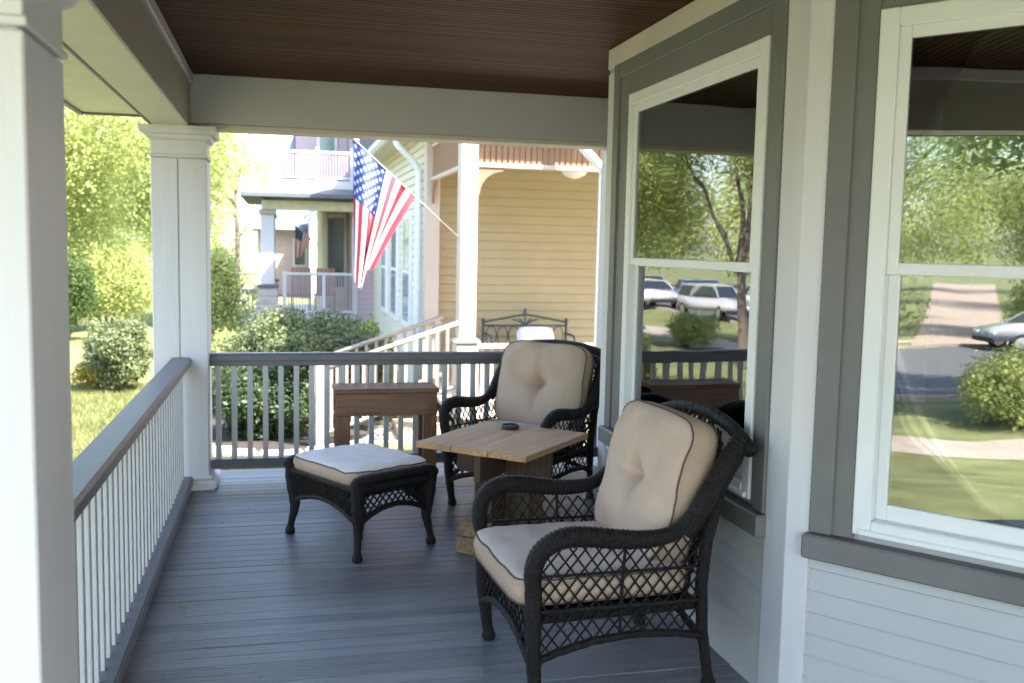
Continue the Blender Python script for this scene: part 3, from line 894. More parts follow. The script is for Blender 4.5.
def tree(name, label, base, h, crown, n, size, mt, trunk_r=.2, k=30, group=None, sub=.36, limbs=7):
    """crown: (cz, rx, ry, rz)"""
    base = (base[0], base[1], gz(base[0]))
    t = thing(name, label, "tree", base, 0, group)
    cx, cy, z0 = base
    cz, rx, ry, rz = crown
    cl = blob(cx, cy, cz, rx, ry, rz, k, spread=.85, sub=sub)
    leaves("crown", cl, n, size, mt, t, shell=.25)
    b = MB()
    zt = cz+rz*.3
    pts = smooth_path([(cx, cy, z0-.1), (cx+.05, cy+.03, z0+(zt-z0)*.3), (cx-.06, cy+.04, z0+(zt-z0)*.65), (cx+.03, cy, zt)], 6)
    b.tube(pts, [trunk_r*(1.25 if i == 0 else 1-.75*i/(len(pts)-1)) for i in range(len(pts))], 10)
    for i in range(limbs):
        a = 2*math.pi*i/limbs+rng.random()*.8
        f_ = .35+.5*i/limbs
        p0 = pts[int(f_*(len(pts)-1))]
        e = cl[int(rng.integers(len(cl)))]
        e = Vector((cx+math.cos(a)*rx*.75, cy+math.sin(a)*ry*.75, max(p0.z+.3, cz+rz*(rng.random()-.35))))
        mid = p0.lerp(e, .5)+Vector((0, 0, .15*rz))
        Q = smooth_path([p0, mid, e], 5)
        b.tube(Q, [trunk_r*.45*(1-.85*j/(len(Q)-1)) for j in range(len(Q))], 7)
    b.build("trunk", BARK, t, smooth=True)
    return t

# large clipped bush just beyond the end railing
bush("round_shrub", "large rounded evergreen shrub just beyond the far end railing", "shrub", (.33, 12.9, -.08), (1.25, 1.08, .78), 64000, .046, LEAF_BUSH, k=150, sub=.24, spread=.86)
bush("low_shrub", "added spreading shrub with shade-darkened leaves, standing in for the shaded foot of the large rounded shrub", "shrub", (-.15, 11.5, -.42), (.70, .55, .36), 22000, .05, leafmat("shade_darkened_leaf", (.022, .042, .014), var=.4, trans=.15), k=40)  # shrub added with darkened leaves for the shade below the large one
# round bush on the lawn and taller hedge shrubs behind it
bush("round_shrub", "small ball shaped shrub on the lawn left of the far column", "shrub", (-2.38, 15.2, -.17), (.54, .54, .57), 17000, .042, LEAF_BUSH, k=60, sub=.26, spread=.84)
bush("broad_shrub", "dark leafy shrub on the lawn between the two columns", "shrub", (-4.9, 24, .1), (.9, .9, 1.0), 30000, .05, LEAF_DARK, k=26)
bush("broad_shrub", "bright yellow green shrub behind the ball shaped shrub", "shrub", (-4.5, 27.2, .5), (1.5, 1.3, 1.3), 52000, .05, LEAF_LIGHT, k=34)
bush("broad_shrub", "pale wispy shrub rising beside the lilac house steps", "shrub", (-1.25, 19.5, .35), (.75, .9, 1.15), 18000, .06, LEAF_LIGHT, k=26)
bush("low_shrub", "low yellow green shrub at the foot of the lilac house steps", "shrub", (-.75, 14.2, -.2), (.45, .6, .55), 5000, .06, LEAF_LIGHT, k=18)
bush("low_shrub", "low golden plant on the lawn below the ball shaped shrub", "shrub", (-2.75, 15.6, -.55), (.35, .5, .26), 3000, .05, leafmat("gold_leaf", (.28, .24, .04), var=.3), k=14)
bush("low_shrub", "small light green shrub beside the yellow house steps", "shrub", (1.25, 13.9, .0), (.35, .4, .45), 3500, .06, LEAF_LIGHT, k=14)

tree("street_tree", "tall bright green tree filling the gap between the columns", (-6.3, 27, GZ), 9, (4.6, 3.6, 3.6, 3.6), 150000, .075, LEAF_LIGHT, .28, 46)
tree("street_tree", "tall pale tree against the sky right of the far column", (-4.2, 38, GZ), 10, (4.6, 3.1, 3.4, 4.0), 100000, .10, LEAF_LIGHT, .28, 40)
tree("street_tree", "leafy street tree mirrored in the left window with a dark forked trunk", (-7.4, 20.6, GZ), 9, (5.0, 3.0, 3.0, 2.6), 50000, .10, LEAF_LIGHT, .17, 40)

# ------------------------------------------------------------------ trees and shrubs along the street (seen in the glass)
for i, (x, y, h, cz, rx, rz, n, mt, lb) in enumerate([
    (-13.2, -8.0, 9, 4.4, 3.7, 3.5, 26000, LEAF_LIGHT, "leafy tree on the verge opposite the porch steps"),
    (-13.4, 8.5, 9, 5.0, 2.8, 2.6, 12000, LEAF_TREE, "leafy tree on the verge outside the long railing"),
    (-32.5, -6.0, 10, 3.9, 5.4, 4.0, 24000, LEAF_TREE, "broad tree across the road beside the dark hedge"),
    (-33.0, -19.0, 10, 4.0, 5.4, 4.2, 22000, LEAF_LIGHT, "broad bright tree across the road past the driveway"),
    (-46, -15, 12, 5.5, 6.0, 5.6, 20000, LEAF_TREE, "tall tree beside the top of the driveway"),
    (-58, -28, 13, 6.0, 7.0, 6.4, 18000, LEAF_LIGHT, "tall tree beyond the top of the driveway"),
    (-30, 36, 11, 5.0, 5.2, 5.2, 20000, LEAF_LIGHT, "tall tree across the road beyond the parked cars"),
    (-29, 54, 12, 5.5, 5.5, 5.6, 18000, LEAF_LIGHT, "bright tree far down the road beyond the parked cars"),
    (-18.5, 60, 12, 5.0, 5.2, 5.0, 18000, LEAF_LIGHT, "tree on the verge far behind the parked cars"),
    (-40, 22, 11, 5.5, 5.0, 5.0, 12000, LEAF_TREE, "tree behind the house across the road"),
    (-11, 66, 12, 6.5, 6, 6.5, 16000, LEAF_LIGHT, "pale tree at the far end of the street"),
    (-3, 70, 12, 6.0, 6, 6, 14000, LEAF_LIGHT, "pale tree behind the grey roofed house")]):
    tree("street_tree", lb, (x, y, GZ), h, (cz, rx, rx, rz), int(n*1.6), .16, mt, .24, 40, sub=.32)
bush("round_shrub", "full round shrub on the verge opposite the porch steps", "shrub", (-12.5, -5.0, -.80), (1.15, 1.15, .75), 16000, .06, LEAF_LIGHT, k=36)
bush("round_shrub", "full round shrub on the lawn mirrored in front of the parked cars", "shrub", (-9.2, 28.0, -.9), (.85, .85, .68), 10000, .06, LEAF_LIGHT, k=26)
bush("broad_shrub", "broad bright shrub across the road on the right of the driveway", "shrub", (-34, -17.2, -.2), (2.2, 2.2, 1.5), 14000, .11, LEAF_LIGHT, k=30)
def wood(name, pts, n, size):
    cl = []
    for (x, y) in pts: cl += blob(x, y, 3.0+rng.random()*2, 5.5, 5.5, 5.0, 7, .7, .5)
    o = leaves(name, cl, n, size, LEAF_LIGHT, None, shell=.3)
    return tag(o, kind="stuff")
wood("distant_woods", [(-9-6.5*k, 84-2.0*k) for k in range(10)], 60000, .32)
wood("distant_woods", [(-92+1.5*k, 20-8*k) for k in range(10)], 60000, .32)
hd = thing("clipped_hedge", "long dark clipped hedge across the road", "hedge", (-34.5, -4, SZ))
leaves("foliage", [(-34.5, y_, -.45, .8, 1.1, 1.05) for y_ in np.arange(-11.2, 4, .8)], 18000, .09, LEAF_DARK, hd, shell=.6)
b = MB()
for y_ in np.arange(-11, 4, 1.2): b.tube([(-34.5, y_, SZ-.02), (-34.5, y_+.05, -.2)], [.04, .02], 6)
b.build("stems", BARK, hd)

# mulch bed and pale edging stones near the large shrub
b = MB()
pts = [(.0+1.25*math.cos(a)*(1+.05*math.sin(3*a)), 12.3+1.95*math.sin(a), GZ+.008) for a in np.linspace(0, 2*math.pi, 40, endpoint=False)]
b.add(pts, [tuple(range(40))]); tag(b.build("flower_bed_soil", mat("mulch", (.028, .021, .017), rough=.95, var=.4, scale=12, bump=.8, bscale=60)), kind="structure")
STONE = mat("pale_edging_stone", (.5, .48, .45), rough=.85, var=.12, scale=10, bump=.3, bscale=40)
for i, a in enumerate(np.linspace(2.6, 5.9, 19)):
    if True:
        c = Vector((.0+1.33*math.cos(a), 12.3+2.05*math.sin(a), GZ))
        b = MB(Matrix.Translation(c) @ Matrix.Rotation(a+rng.random()*.3, 4, 'Z'))
        b.box(-.055, .055, -.11, .11, -.02, .075+.02*rng.random())
        o = b.build("edging_stone", STONE, None, bevel=.022, seg=2)
        tag(o, "pale edging stone around the bed of the large rounded shrub", "stone", "edging stones round the shrub bed")

# lawn blades close to the porch
def blades(name, x0, x1, y0, y1, n, h, m_):
    x = rng.uniform(x0, x1, n); y = rng.uniform(y0, y1, n)
    a = rng.uniform(0, 2*math.pi, n); hh = h*(.5+rng.random(n)); le = rng.normal(size=(n, 2))*h*.5
    V = np.zeros((n, 3, 3)); wv = .006
    zz = np.interp(x, GXS, GZS)
    V[:, 0] = np.stack([x-wv*np.cos(a), y-wv*np.sin(a), zz], 1)
    V[:, 1] = np.stack([x+wv*np.cos(a), y+wv*np.sin(a), zz], 1)
    V[:, 2] = np.stack([x+le[:, 0], y+le[:, 1], zz+hh], 1)
    me = bpy.data.meshes.new(name)
    me.vertices.add(n*3); me.vertices.foreach_set("co", V.reshape(-1))
    me.loops.add(n*3); me.loops.foreach_set("vertex_index", np.arange(n*3, dtype=np.int32))
    me.polygons.add(n); me.polygons.foreach_set("loop_start", np.arange(0, n*3, 3, dtype=np.int32))
    me.materials.append(m_); me.update(calc_edges=True)
    o = bpy.data.objects.new(name, me); COL.objects.link(o); tag(o, kind="stuff"); return o
BLADE = leafmat("grass_blade", (.16, .185, .075), var=.3, trans=.4)
blades("grass", -5.4, -.9, 6.6, 16, 70000, .06, BLADE)
blades("grass", -.9, 1.9, 6.6, 10.3, 40000, .06, BLADE)

# ------------------------------------------------------------------ yellow neighbouring house
YEL = mat("yellow_siding", (.40, .325, .19), rough=.6, var=.05, scale=2, bump=.05, bscale=20)
YCR = mat("light_cream_siding", (.70, .65, .54), rough=.6, var=.05, scale=2)
YPO = mat("blush_post_paint", (.58, .48, .41), rough=.55, var=.04)
YTAN = mat("tan_spandrel_paint", (.29, .155, .095), rough=.55, var=.08)
YH = thing("yellow_house", "yellow lap sided house with a corner porch and tan slatted frieze", "house", (4, 13, GZ))
YF = -.40
b = MB(); b.xf = frame(Vector((0, 13.6, 0)), Vector((1, 0, 0)), Vector((0, -1, 0)))
b.box(2.12, 9, -.2, 0, GZ-.1, 3.6); siding(b, 2.14, 9, YF, 3.2, exp=.125, dep=.02)
b.build("wall", [YEL, LAPSHADE_Y], YH)
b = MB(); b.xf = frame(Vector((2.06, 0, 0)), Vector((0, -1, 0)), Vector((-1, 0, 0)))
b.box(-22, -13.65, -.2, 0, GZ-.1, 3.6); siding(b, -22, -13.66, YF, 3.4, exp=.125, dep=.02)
ob = b.build("wall", [YCR, LAPSHADE_Y], YH); ob["label"] = "pale cream street front of the yellow house"
for y0 in (15.4, 17.2, 19.0):
    b = MB(); b.xf = frame(Vector((2.06, 0, 0)), Vector((0, -1, 0)), Vector((-1, 0, 0)))
    b.box(-y0-.95, -y0, .0, .06, .15, 2.05)
    wn = b.build("window", VINYL, YH, bevel=.01)
    b = MB(); b.xf = frame(Vector((2.06, 0, 0)), Vector((0, -1, 0)), Vector((-1, 0, 0)))
    b.box(-y0-.83, -y0-.12, .061, .066, .27, 1.05); b.box(-y0-.83, -y0-.12, .061, .066, 1.11, 1.93)
    b.build("pane", mat("pale_window_glass", (.25, .33, .42), rough=.08), wn)
# porch posts
for (px, py, lab) in ((2.055, 10.8, None), (2.055, 13.48, None), (5.4, 10.8, None)):
    b = MB(); b.box(px-.10, px+.10, py-.10, py+.10, .46, 2.95)
    po = b.build("porch_post", YPO, YH, bevel=.012)
    b = MB(); b.box(px-.13, px+.13, py-.13, py+.13, YF, .40); b.build("pedestal", YPO, po, bevel=.012)
    b = MB(); b.box(px-.15, px+.15, py-.15, py+.15, .401, .459); b.build("post_moulding", YPO, po, bevel=.02, seg=2)
# spandrel friezes of vertical slats
def spandrel(p0, p1):
    p0 = Vector(p0); p1 = Vector(p1); d = p1-p0; L = d.length; d.normalize()
    xf = frame(p0, d, Vector((-d.y, d.x, 0)))
    b = MB(xf); b.box(0, L, -.03, .03, 2.405, 2.455); fr = b.build("frieze_rail", YPO, YH, bevel=.006)
    b = MB(xf); b.box(0, L, -.03, .03, 2.86, 2.91); b.build("frieze_rail", YPO, YH, bevel=.006)
    b = MB(xf); u = .02
    while u < L-.05:
        b.box(u, u+.046, -.014, .014, 2.457, 2.858); u += .068
    b.build("frieze_slats", YTAN, YH)
spandrel((2.16, 10.8, 0), (5.3, 10.8, 0)); spandrel((2.055, 10.9, 0), (2.055, 13.38, 0))
def bracket(o, d):
    b = MB(frame(Vector(o), Vector(d), Vector((-d[1], d[0], 0))))
    n = 9; poly = [(0, 2.40), (.30, 2.40), (.30, 2.365)]
    for i in range(n+1):
        a = math.pi/2*i/n
        poly.append((.30-.265*math.sin(a)*1.0, 2.10+.265*math.cos(a) if i else 2.365))
    poly += [(.0, 2.10)]
    b.prism(poly, -.015, .015); b.build("bracket", YTAN, YH)
bracket((2.157, 10.8, 0), (1, 0, 0)); bracket((5.29, 10.8, 0), (-1, 0, 0)); bracket((2.055, 13.377, 0), (0, -1, 0))
b = MB(); b.box(1.96, 6.2, 10.70, 10.90, 2.93, 3.2); b.box(1.96, 2.15, 10.9, 13.7, 2.93, 3.2); b.build("porch_beam", YCR, YH, bevel=.01)
b = MB(); b.box(2.16, 6.2, 10.91, 13.58, 3.0, 3.05); b.build("porch_ceiling", YCR, YH)
b = MB(); b.box(1.70, 6.5, 10.45, 22, 3.21, 3.30); b.build("eave", YCR, YH)
b = MB(); b.box(1.58, 1.70, 10.4, 22.0, 3.16, 3.31); b.build("gutter", VINYL, YH, bevel=.03, seg=2)
b = MB(); b.prism([(10.42, 3.31), (22.2, 3.31), (16.3, 7.5)], 1.66, 9, Matrix(((0, 1, 0, 0), (1, 0, 0, 0), (0, 0, 1, 0), (0, 0, 0, 1)))); b.build("roof", mat("grey_shingles", (.12, .12, .13), rough=.9, var=.2, scale=8, bump=.4), YH)
b = MB()
b.tube(smooth_path([(1.64, 14.3, 3.15), (1.66, 14.3, 2.98), (1.86, 14.3, 2.78), (1.97, 14.3, 2.62), (1.98, 14.3, 2.3), (1.98, 14.3, -.7)], 6), .05, 8)
b.build("downspout", VINYL, YH, smooth=True)
b = MB()
b.tube(smooth_path([(3.24, 10.55, 2.98), (3.245, 10.55, 2.80), (3.30, 10.55, 2.68), (3.50, 10.55, 2.48), (3.58, 10.56, 2.38), (3.59, 10.58, 2.2), (3.59, 10.58, -.7)], 6), .055, 8)
b.build("downspout", VINYL, YH, smooth=True)
b = MB(); b.tube([(3.74, 12.2, 2.99), (3.74, 12.2, 2.58)], .015, 8); b.lathe([(.03, 2.60), (.17, 2.58), (.18, 2.54), (.14, 2.47), (.06, 2.43), (.0, 2.42)], 3.74, 12.2, 20)
b.build("ceiling_light", VINYL, YH, smooth=True)
# porch floor, skirt, end rail
b = MB(); b.box(1.92, 6.2, 10.66, 13.62, YF-.06, YF); b.build("porch_deck", YPO, YH, bevel=.006)
b = MB(); u = 1.98
while u < 6.1:
    b.box(u, u+.075, 10.72, 10.745, GZ, YF-.062); u += .1
b.box(1.95, 6.2, 10.76, 10.80, GZ, YF-.062); b.build("skirting", YPO, YH)
b = MB(); b.box(2.19, 5.27, 10.755, 10.845, .34, .395); rr = b.build("end_rail", YPO, YH, bevel=.01)
b = MB(); b.box(2.19, 5.27, 10.77, 10.83, YF+.08, YF+.13); b.build("lower_rail", YPO, rr, bevel=.006)
b = MB(); u = 2.24
while u < 5.25:
    b.box(u, u+.035, 10.785, 10.82, YF+.131, .339); u += .11
b.build("balusters", YPO, rr)
# steps to the street with sloping handrails
for yy in (10.72, 11.75):
    A = Vector((.42, yy, .11)); B = Vector((1.95, yy, .64))
    d = (B-A).normalized()
    YST = mat("stair_rail_paint", (.32, .275, .23), rough=.6)
    b = MB(); b.tube([A-d*.03, B], .028, 8); hr = b.build("stair_handrail", YST, YH, smooth=True)
    b = MB(); b.box(.36, .47, yy-.055, yy+.055, GZ, .20); b.build("newel", YST, hr, bevel=.01)
    b = MB(); A2 = A-Vector((0, 0, .72)); B2 = B-Vector((0, 0, .72)); b.tube([A2, B2], .024, 6); b.build("lower_rail", YST, hr)
    b = MB()
    for i in range(1, 13):
        q = A.lerp(B, i/13); b.box(q.x-.017, q.x+.017, yy-.017, yy+.017, q.z-.71, q.z-.02)
    b.build("balusters", YST, hr)
for i in range(3):
    b = MB(); b.box(1.92-.30*(i+1), 1.92-.30*i, 10.80, 11.68, GZ-.02, YF-.02-.10*(i+1)); b.build("step", mat("tan_steps", (.42, .30, .2), rough=.7), YH, bevel=.01)

# metal bench and pillow on the yellow porch
IRON = mat("grey_iron", (.07, .085, .08), rough=.5, metallic=.3)
mb_ = thing("iron_bench", "grey wrought iron bench with arched back on the yellow porch", "bench", (3.35, 13.0, YF))
bx0, bx1 = 2.76, 3.98
b = MB()
for x in (bx0, bx1): b.tube([(x, 13.2, YF), (x, 13.2, .47)], .02, 8); b.lathe([(.028, .47), (.03, .50), (.0, .52)], x, 13.2, 10)
b.tube(smooth_path([(bx0, 13.2, .455), (bx0+.3, 13.2, .515), (3.37, 13.2, .56), (bx1-.3, 13.2, .515), (bx1, 13.2, .455)], 8), .016, 8)
b.tube([(bx0, 13.2, .41), (bx1, 13.2, .41)], .014, 8); b.tube([(bx0, 13.2, .12), (bx1, 13.2, .12)], .014, 8)
b.lathe([(.03, .54), (.035, .58), (.02, .61), (.03, .63), (.0, .66)], 3.37, 13.2, 12)
b.build("back_frame", IRON, mb_, smooth=True)
b = MB()
for k in range(7):
    x = lerp(bx0+.12, bx1-.12, k/6); r_ = .075
    b.tube([(x+r_*math.cos(a), 13.2, .265+1.8*r_*math.sin(a)) for a in np.linspace(0, 2*math.pi, 16, endpoint=False)], .008, 6, closed=True)
for k in range(-2, 3): b.tube(smooth_path([(3.37, 13.2, .415), (3.37+.05*k, 13.2, .475), (3.37+.09*k, 13.2, .525-.015*abs(k))], 4), .012, 6)
b.build("scrollwork", IRON, mb_, smooth=True)
b = MB(); b.box(bx0, bx1, 12.72, 13.18, .02, .05); b.build("seat", IRON, mb_, bevel=.01)
for x in (bx0+.02, bx1-.02):
    b = MB(); b.tube([(x, 12.75, YF), (x, 12.75, .02)], .018, 8); b.build("leg", IRON, mb_)
    b = MB(); b.tube(smooth_path([(x, 12.75, .05), (x, 12.72, .26), (x, 12.85, .30), (x, 13.19, .30)], 6), .016, 8); b.build("arm", IRON, mb_, smooth=True)
pil = thing("white_pillow", "white pillow leaning against the arched iron bench back", "pillow", (3.50, 13.08, .20))
c_, loops = cushion(.52, .40, .10, .03, 0, nx=16, n_exp=5)
c_.v = [Matrix.Rotation(R(75), 4, 'X') @ v for v in c_.v]
c_.build("pillow_body", [mat("white_cotton", (.78, .77, .75), rough=.9)]*2, pil, smooth=True, world=False)
lp = MB(); lp.tube([Matrix.Rotation(R(75), 4, 'X') @ Vector((q[0], q[1], 0))*1.02 for q in loops[0]], .006, 6, closed=True)
lp.build("seam", MATS["white_cotton"], pil, smooth=True, world=False)

# ------------------------------------------------------------------ flag on the yellow house's corner post
RED = mat("flag_red", (.50, .025, .045), rough=.8, var=.05); WHI = mat("flag_white", (.78, .78, .78), rough=.8, var=.02)
BLU = bpy.data.materials.new("flag_blue_with_stars"); BLU.use_nodes = True
t = BLU.node_tree; P_ = t.nodes["Principled BSDF"]; P_.inputs["Roughness"].default_value = .8
uvn = t.nodes.new("ShaderNodeUVMap"); uvn.uv_map = "UVMap"
sp = t.nodes.new("ShaderNodeSeparateXYZ"); t.links.new(uvn.outputs[0], sp.inputs[0])
def M_(op, a, b_=None, c=None):
    n = t.nodes.new("ShaderNodeMath"); n.operation = op
    for i, q in enumerate((a, b_, c)):
        if q is None: continue
        if isinstance(q, (int, float)): n.inputs[i].default_value = q
        else: t.links.new(q, n.inputs[i])
    return n.outputs[0]
a_ = M_('MULTIPLY', sp.outputs[0], 12); b2 = M_('MULTIPLY', sp.outputs[1], 10)
ra = M_('ROUND', a_); rb = M_('ROUND', b2)
# nearest valid lattice point: if parity odd, use the offset of the cell's own centre -> no star
par = M_('MODULO', M_('ADD', ra, rb), 2)
dx = M_('MULTIPLY', M_('SUBTRACT', a_, ra), .0494); dy = M_('MULTIPLY', M_('SUBTRACT', b2, rb), .0490)
rad = M_('SQRT', M_('ADD', M_('MULTIPLY', dx, dx), M_('MULTIPLY', dy, dy)))
ang = M_('ARCTAN2', dx, dy)
lim = M_('MULTIPLY_ADD', M_('COSINE', M_('MULTIPLY', ang, 5)), .0075, .0165)
ins = M_('LESS_THAN', rad, lim)
ok1 = M_('MULTIPLY', ins, M_('LESS_THAN', par, .5))
ok2 = M_('MULTIPLY', M_('MULTIPLY', M_('GREATER_THAN', ra, .5), M_('LESS_THAN', ra, 11.5)), M_('MULTIPLY', M_('GREATER_THAN', rb, .5), M_('LESS_THAN', rb, 9.5)))
st_ = M_('MULTIPLY', ok1, ok2)
mxc = t.nodes.new("ShaderNodeMix"); mxc.data_type = 'RGBA'
t.links.new(st_, mxc.inputs[0]); mxc.inputs[6].default_value = (.035, .06, .22, 1); mxc.inputs[7].default_value = (.78, .78, .78, 1)
t.links.new(mxc.outputs[2], P_.inputs["Base Color"])

fl = thing("flag", "large striped flag hanging from a white pole on the yellow house's corner post", "flag", (1.95, 10.78, 1.6))
A = Vector((1.955, 10.72, 1.60)); T = Vector((.735, 10.66, 2.665))
b = MB(); b.tube([A, T], .006, 8); b.lathe([(.0, T.z-.03), (.028, T.z-.02), (.03, T.z+.01), (.0, T.z+.03)], T.x, T.y, 12)
b.build("pole", mat("tan_pole_paint", (.36, .31, .25), rough=.5), fl, smooth=True)
pd = (A-T).normalized()
NS, NT = 78, 60
vs = []; uvs = []
H_ = .93; L_ = 1.5
for i in range(NS+1):
    s_ = i/NS
    top = T+pd*(.02+H_*s_)
    # where the lower end of this thread settles
    bx = .77+.19*s_+.05*math.sin(s_*2.2*math.pi)*s_
    bz = 1.16-.16*math.sin(math.pi*min(1, s_*1.15))+.20*max(0, s_-.55)
    for j in range(NT+1):
        q = j/NT
        k = q**.92
        x = lerp(top.x, bx, k); z = lerp(top.z, bz, q)
        am = .125*(1-math.exp(-3.0*q))
        y = top.y + am*math.sin(s_*2*math.pi*2.6+.6+.5*q) + .035*math.sin(7*q+5*s_)*q
        x += .014*math.sin(s_*2*math.pi*2.6+2.0)*min(1, q*2)
        vs.append((x, y, z))
fs = []; mi = []; 
for i in range(NS):
    for j in range(NT):
        fs.append((i*(NT+1)+j, i*(NT+1)+j+1, (i+1)*(NT+1)+j+1, (i+1)*(NT+1)+j))
        stripe = i//(NS//13)
        if stripe < 7 and j < int(NT*.4): mi.append(2)
        else: mi.append(0 if stripe % 2 == 0 else 1)
b = MB(); b.v = [Vector(p) for p in vs]; b.f = fs; b.mi = mi
fo = b.build("cloth", [RED, WHI, BLU], fl, smooth=True)
uvl = fo.data.uv_layers.new(name="UVMap")
for poly in fo.data.polygons:
    for li in poly.loop_indices:
        vi = fo.data.loops[li].vertex_index
        i, j = divmod(vi, NT+1)
        uvl.data[li].uv = ((j/NT)/.4, (i/NS)/(7/13))

# ------------------------------------------------------------------ lilac house with balcony
LIL = mat("lilac_siding", (.36, .295, .315), rough=.6, var=.05, scale=2)
LGR = mat("grey_porch_roof", (.10, .11, .13), rough=.7, var=.1)
LST = mat("pier_stone", (.42, .39, .38), rough=.9, var=.22, scale=5, bump=.5, bscale=12)
LWH = mat("white_trim", (.54, .53, .55), rough=.5, var=.03)
LH = thing("lilac_house", "lilac house with a balcony over its white columned porch", "house", (1.5, 23, GZ))
LY = 22.0; LF = -.10
b = MB(); b.xf = frame(Vector((0, LY+.4, 0)), Vector((1, 0, 0)), Vector((0, -1, 0)))
b.box(1.62, 9, -4.5, 0, GZ, 7.5); siding(b, 1.62, 9, LF, 7.4, exp=.12, dep=.018); b.build("wall", [LIL, LAPSHADE], LH)
b = MB(); b.box(1.58, 1.70, LY+.355, LY+.40, LF, 7.4); b.build("corner_board", LWH, LH)
b = MB(); b.box(.98, 1.60, LY+2.2, LY+6, GZ, 2.5); b.build("wall", mat("lilac_bay", (.60, .54, .42), rough=.6), LH)
b = MB(); b.box(1.03, 1.56, LY+2.14, LY+2.2, LF+.1, 2.25); wn = b.build("window", mat("olive_frame", (.50, .46, .33), rough=.5), LH, bevel=.01)
b = MB(); b.box(1.11, 1.50, LY+2.12, LY+2.138, LF+.55, 2.15); b.build("pane", mat("dark_window_glass", (.05, .06, .06), rough=.03, spec=1.0), wn)
b = MB(); b.box(-.62, 1.64, LY-.05, LY+4, LF-.12, LF); b.build("porch_deck", LWH, LH)
b = MB(); b.box(-.55, 1.62, LY+.02, LY+3.9, GZ-.05, LF-.121); b.build("foundation", LST, LH)
b = MB(); b.box(1.62, 9, LY+.34, LY+.38, GZ-.05, -.35); b.build("foundation", LST, LH)
for (px, py) in ((-.29, LY+.12), (-.29, LY+3.7)):
    b = MB(); b.box(px-.15, px+.15, py-.15, py+.15, .58, 2.13); po = b.build("porch_column", LWH, LH, bevel=.02)
    b = MB(); b.box(px-.19, px+.19, py-.19, py+.19, 2.131, 2.24); b.build("column_cap", mat("tan_cap", (.42, .36, .3)), po, bevel=.02)
    b = MB()
    for k in range(7): b.box(px-.215, px+.215, py-.215, py+.215, GZ+.18*k, GZ+.18*(k+1)-.012)
    b.box(px-.205, px+.205, py-.205, py+.205, GZ, .53); pr_ = b.build("pier", LST, LH, bevel=.012)
    b = MB(); b.box(px-.235, px+.235, py-.235, py+.235, .52, .579); b.build("pier_cap", LGR, pr_, bevel=.01)
b = MB(); b.box(-.42, 1.62, LY-.03, LY+.2, 2.241, 2.45); b.box(-.42, -.2, LY+.2, LY+3.9, 2.241, 2.45); b.build("porch_beam", mat("straw_beam", (.66, .61, .42), rough=.6), LH, bevel=.01)
b = MB()
vs = [(-.85, LY-.6, 2.50), (2.1, LY-.6, 2.50), (2.1, LY+4.4, 2.50), (-.85, LY+4.4, 2.50), (-.85, LY-.6, 2.58), (2.1, LY-.6, 2.58), (2.1, LY+4.4, 2.58), (-.85, LY+4.4, 2.58), (-.35, LY-.1, 2.72), (2.1, LY-.1, 2.72), (2.1, LY+4, 2.72), (-.35, LY+4, 2.72)]
b.add(vs, [(0, 3, 2, 1), (0, 1, 5, 4), (1, 2, 6, 5), (2, 3, 7, 6), (3, 0, 4, 7), (4, 5, 9, 8), (5, 6, 10, 9), (6, 7, 11, 10), (7, 4, 8, 11), (8, 9, 10, 11)])
b.build("porch_roof", LGR, LH)
b = MB(); b.box(-.30, 1.61, LY, LY+3.8, 2.721, 2.90); b.build("balcony_base", LWH, LH, bevel=.01)
b = MB(); b.box(-.24, 1.58, LY+.06, LY+.12, 3.50, 3.56); br = b.build("balcony_railing", LWH, LH, bevel=.01)
b = MB(); b.box(-.24, 1.58, LY+.07, LY+.11, 2.96, 3.0); b.build("lower_rail", LWH, br)
b = MB()
for x in (-.24, .75, 1.52): b.box(x, x+.08, LY+.05, LY+.13, 2.90, 3.64)
b.build("balcony_post", LWH, br)
b = MB(); x = -.12
while x < 1.5:
    b.box(x, x+.028, LY+.076, LY+.104, 3.001, 3.499); x += .062
b.build("balusters", mat("lilac_baluster", (.33, .27, .30), rough=.6), br)
b = MB(); b.box(.35, 1.61, LY+2.6, LY+6, 2.905, 5.5); b.build("wall", LIL, LH)
b = MB(); b.box(.86, 1.36, LY+2.54, LY+2.6, 3.05, 4.4); wn = b.build("window", LWH, LH, bevel=.01)
b = MB(); b.box(.93, 1.29, LY+2.52, LY+2.538, 3.15, 4.3); b.build("pane", mat("green_window_glass", (.14, .2, .18), rough=.05), wn)
b = MB(); b.prism([(-.1, 2.95), (.34, 2.95), (.34, 4.3)], LY+2.7, LY+5.5); b.build("gable_roof", mat("blue_grey_roof", (.16, .20, .28), rough=.8), LH)
# ground floor railing
b = MB(); b.box(.03, 1.58, LY+.06, LY+.13, .80, .86); r1 = b.build("porch_railing", LWH, LH, bevel=.01)
b = MB(); b.box(.03, .11, LY+.05, LY+.14, LF, .88); b.box(.90, .97, LY+.05, LY+.14, LF, .84); b.build("rail_post", LWH, r1)
b = MB(); b.box(.11, 1.58, LY+.07, LY+.12, LF+.06, LF+.10); b.build("lower_rail", LWH, r1)
b = MB(); x = .14
while x < 1.56:
    b.box(x, x+.026, LY+.082, LY+.108, LF+.101, .799); x += .062
b.build("balusters", LIL, r1)
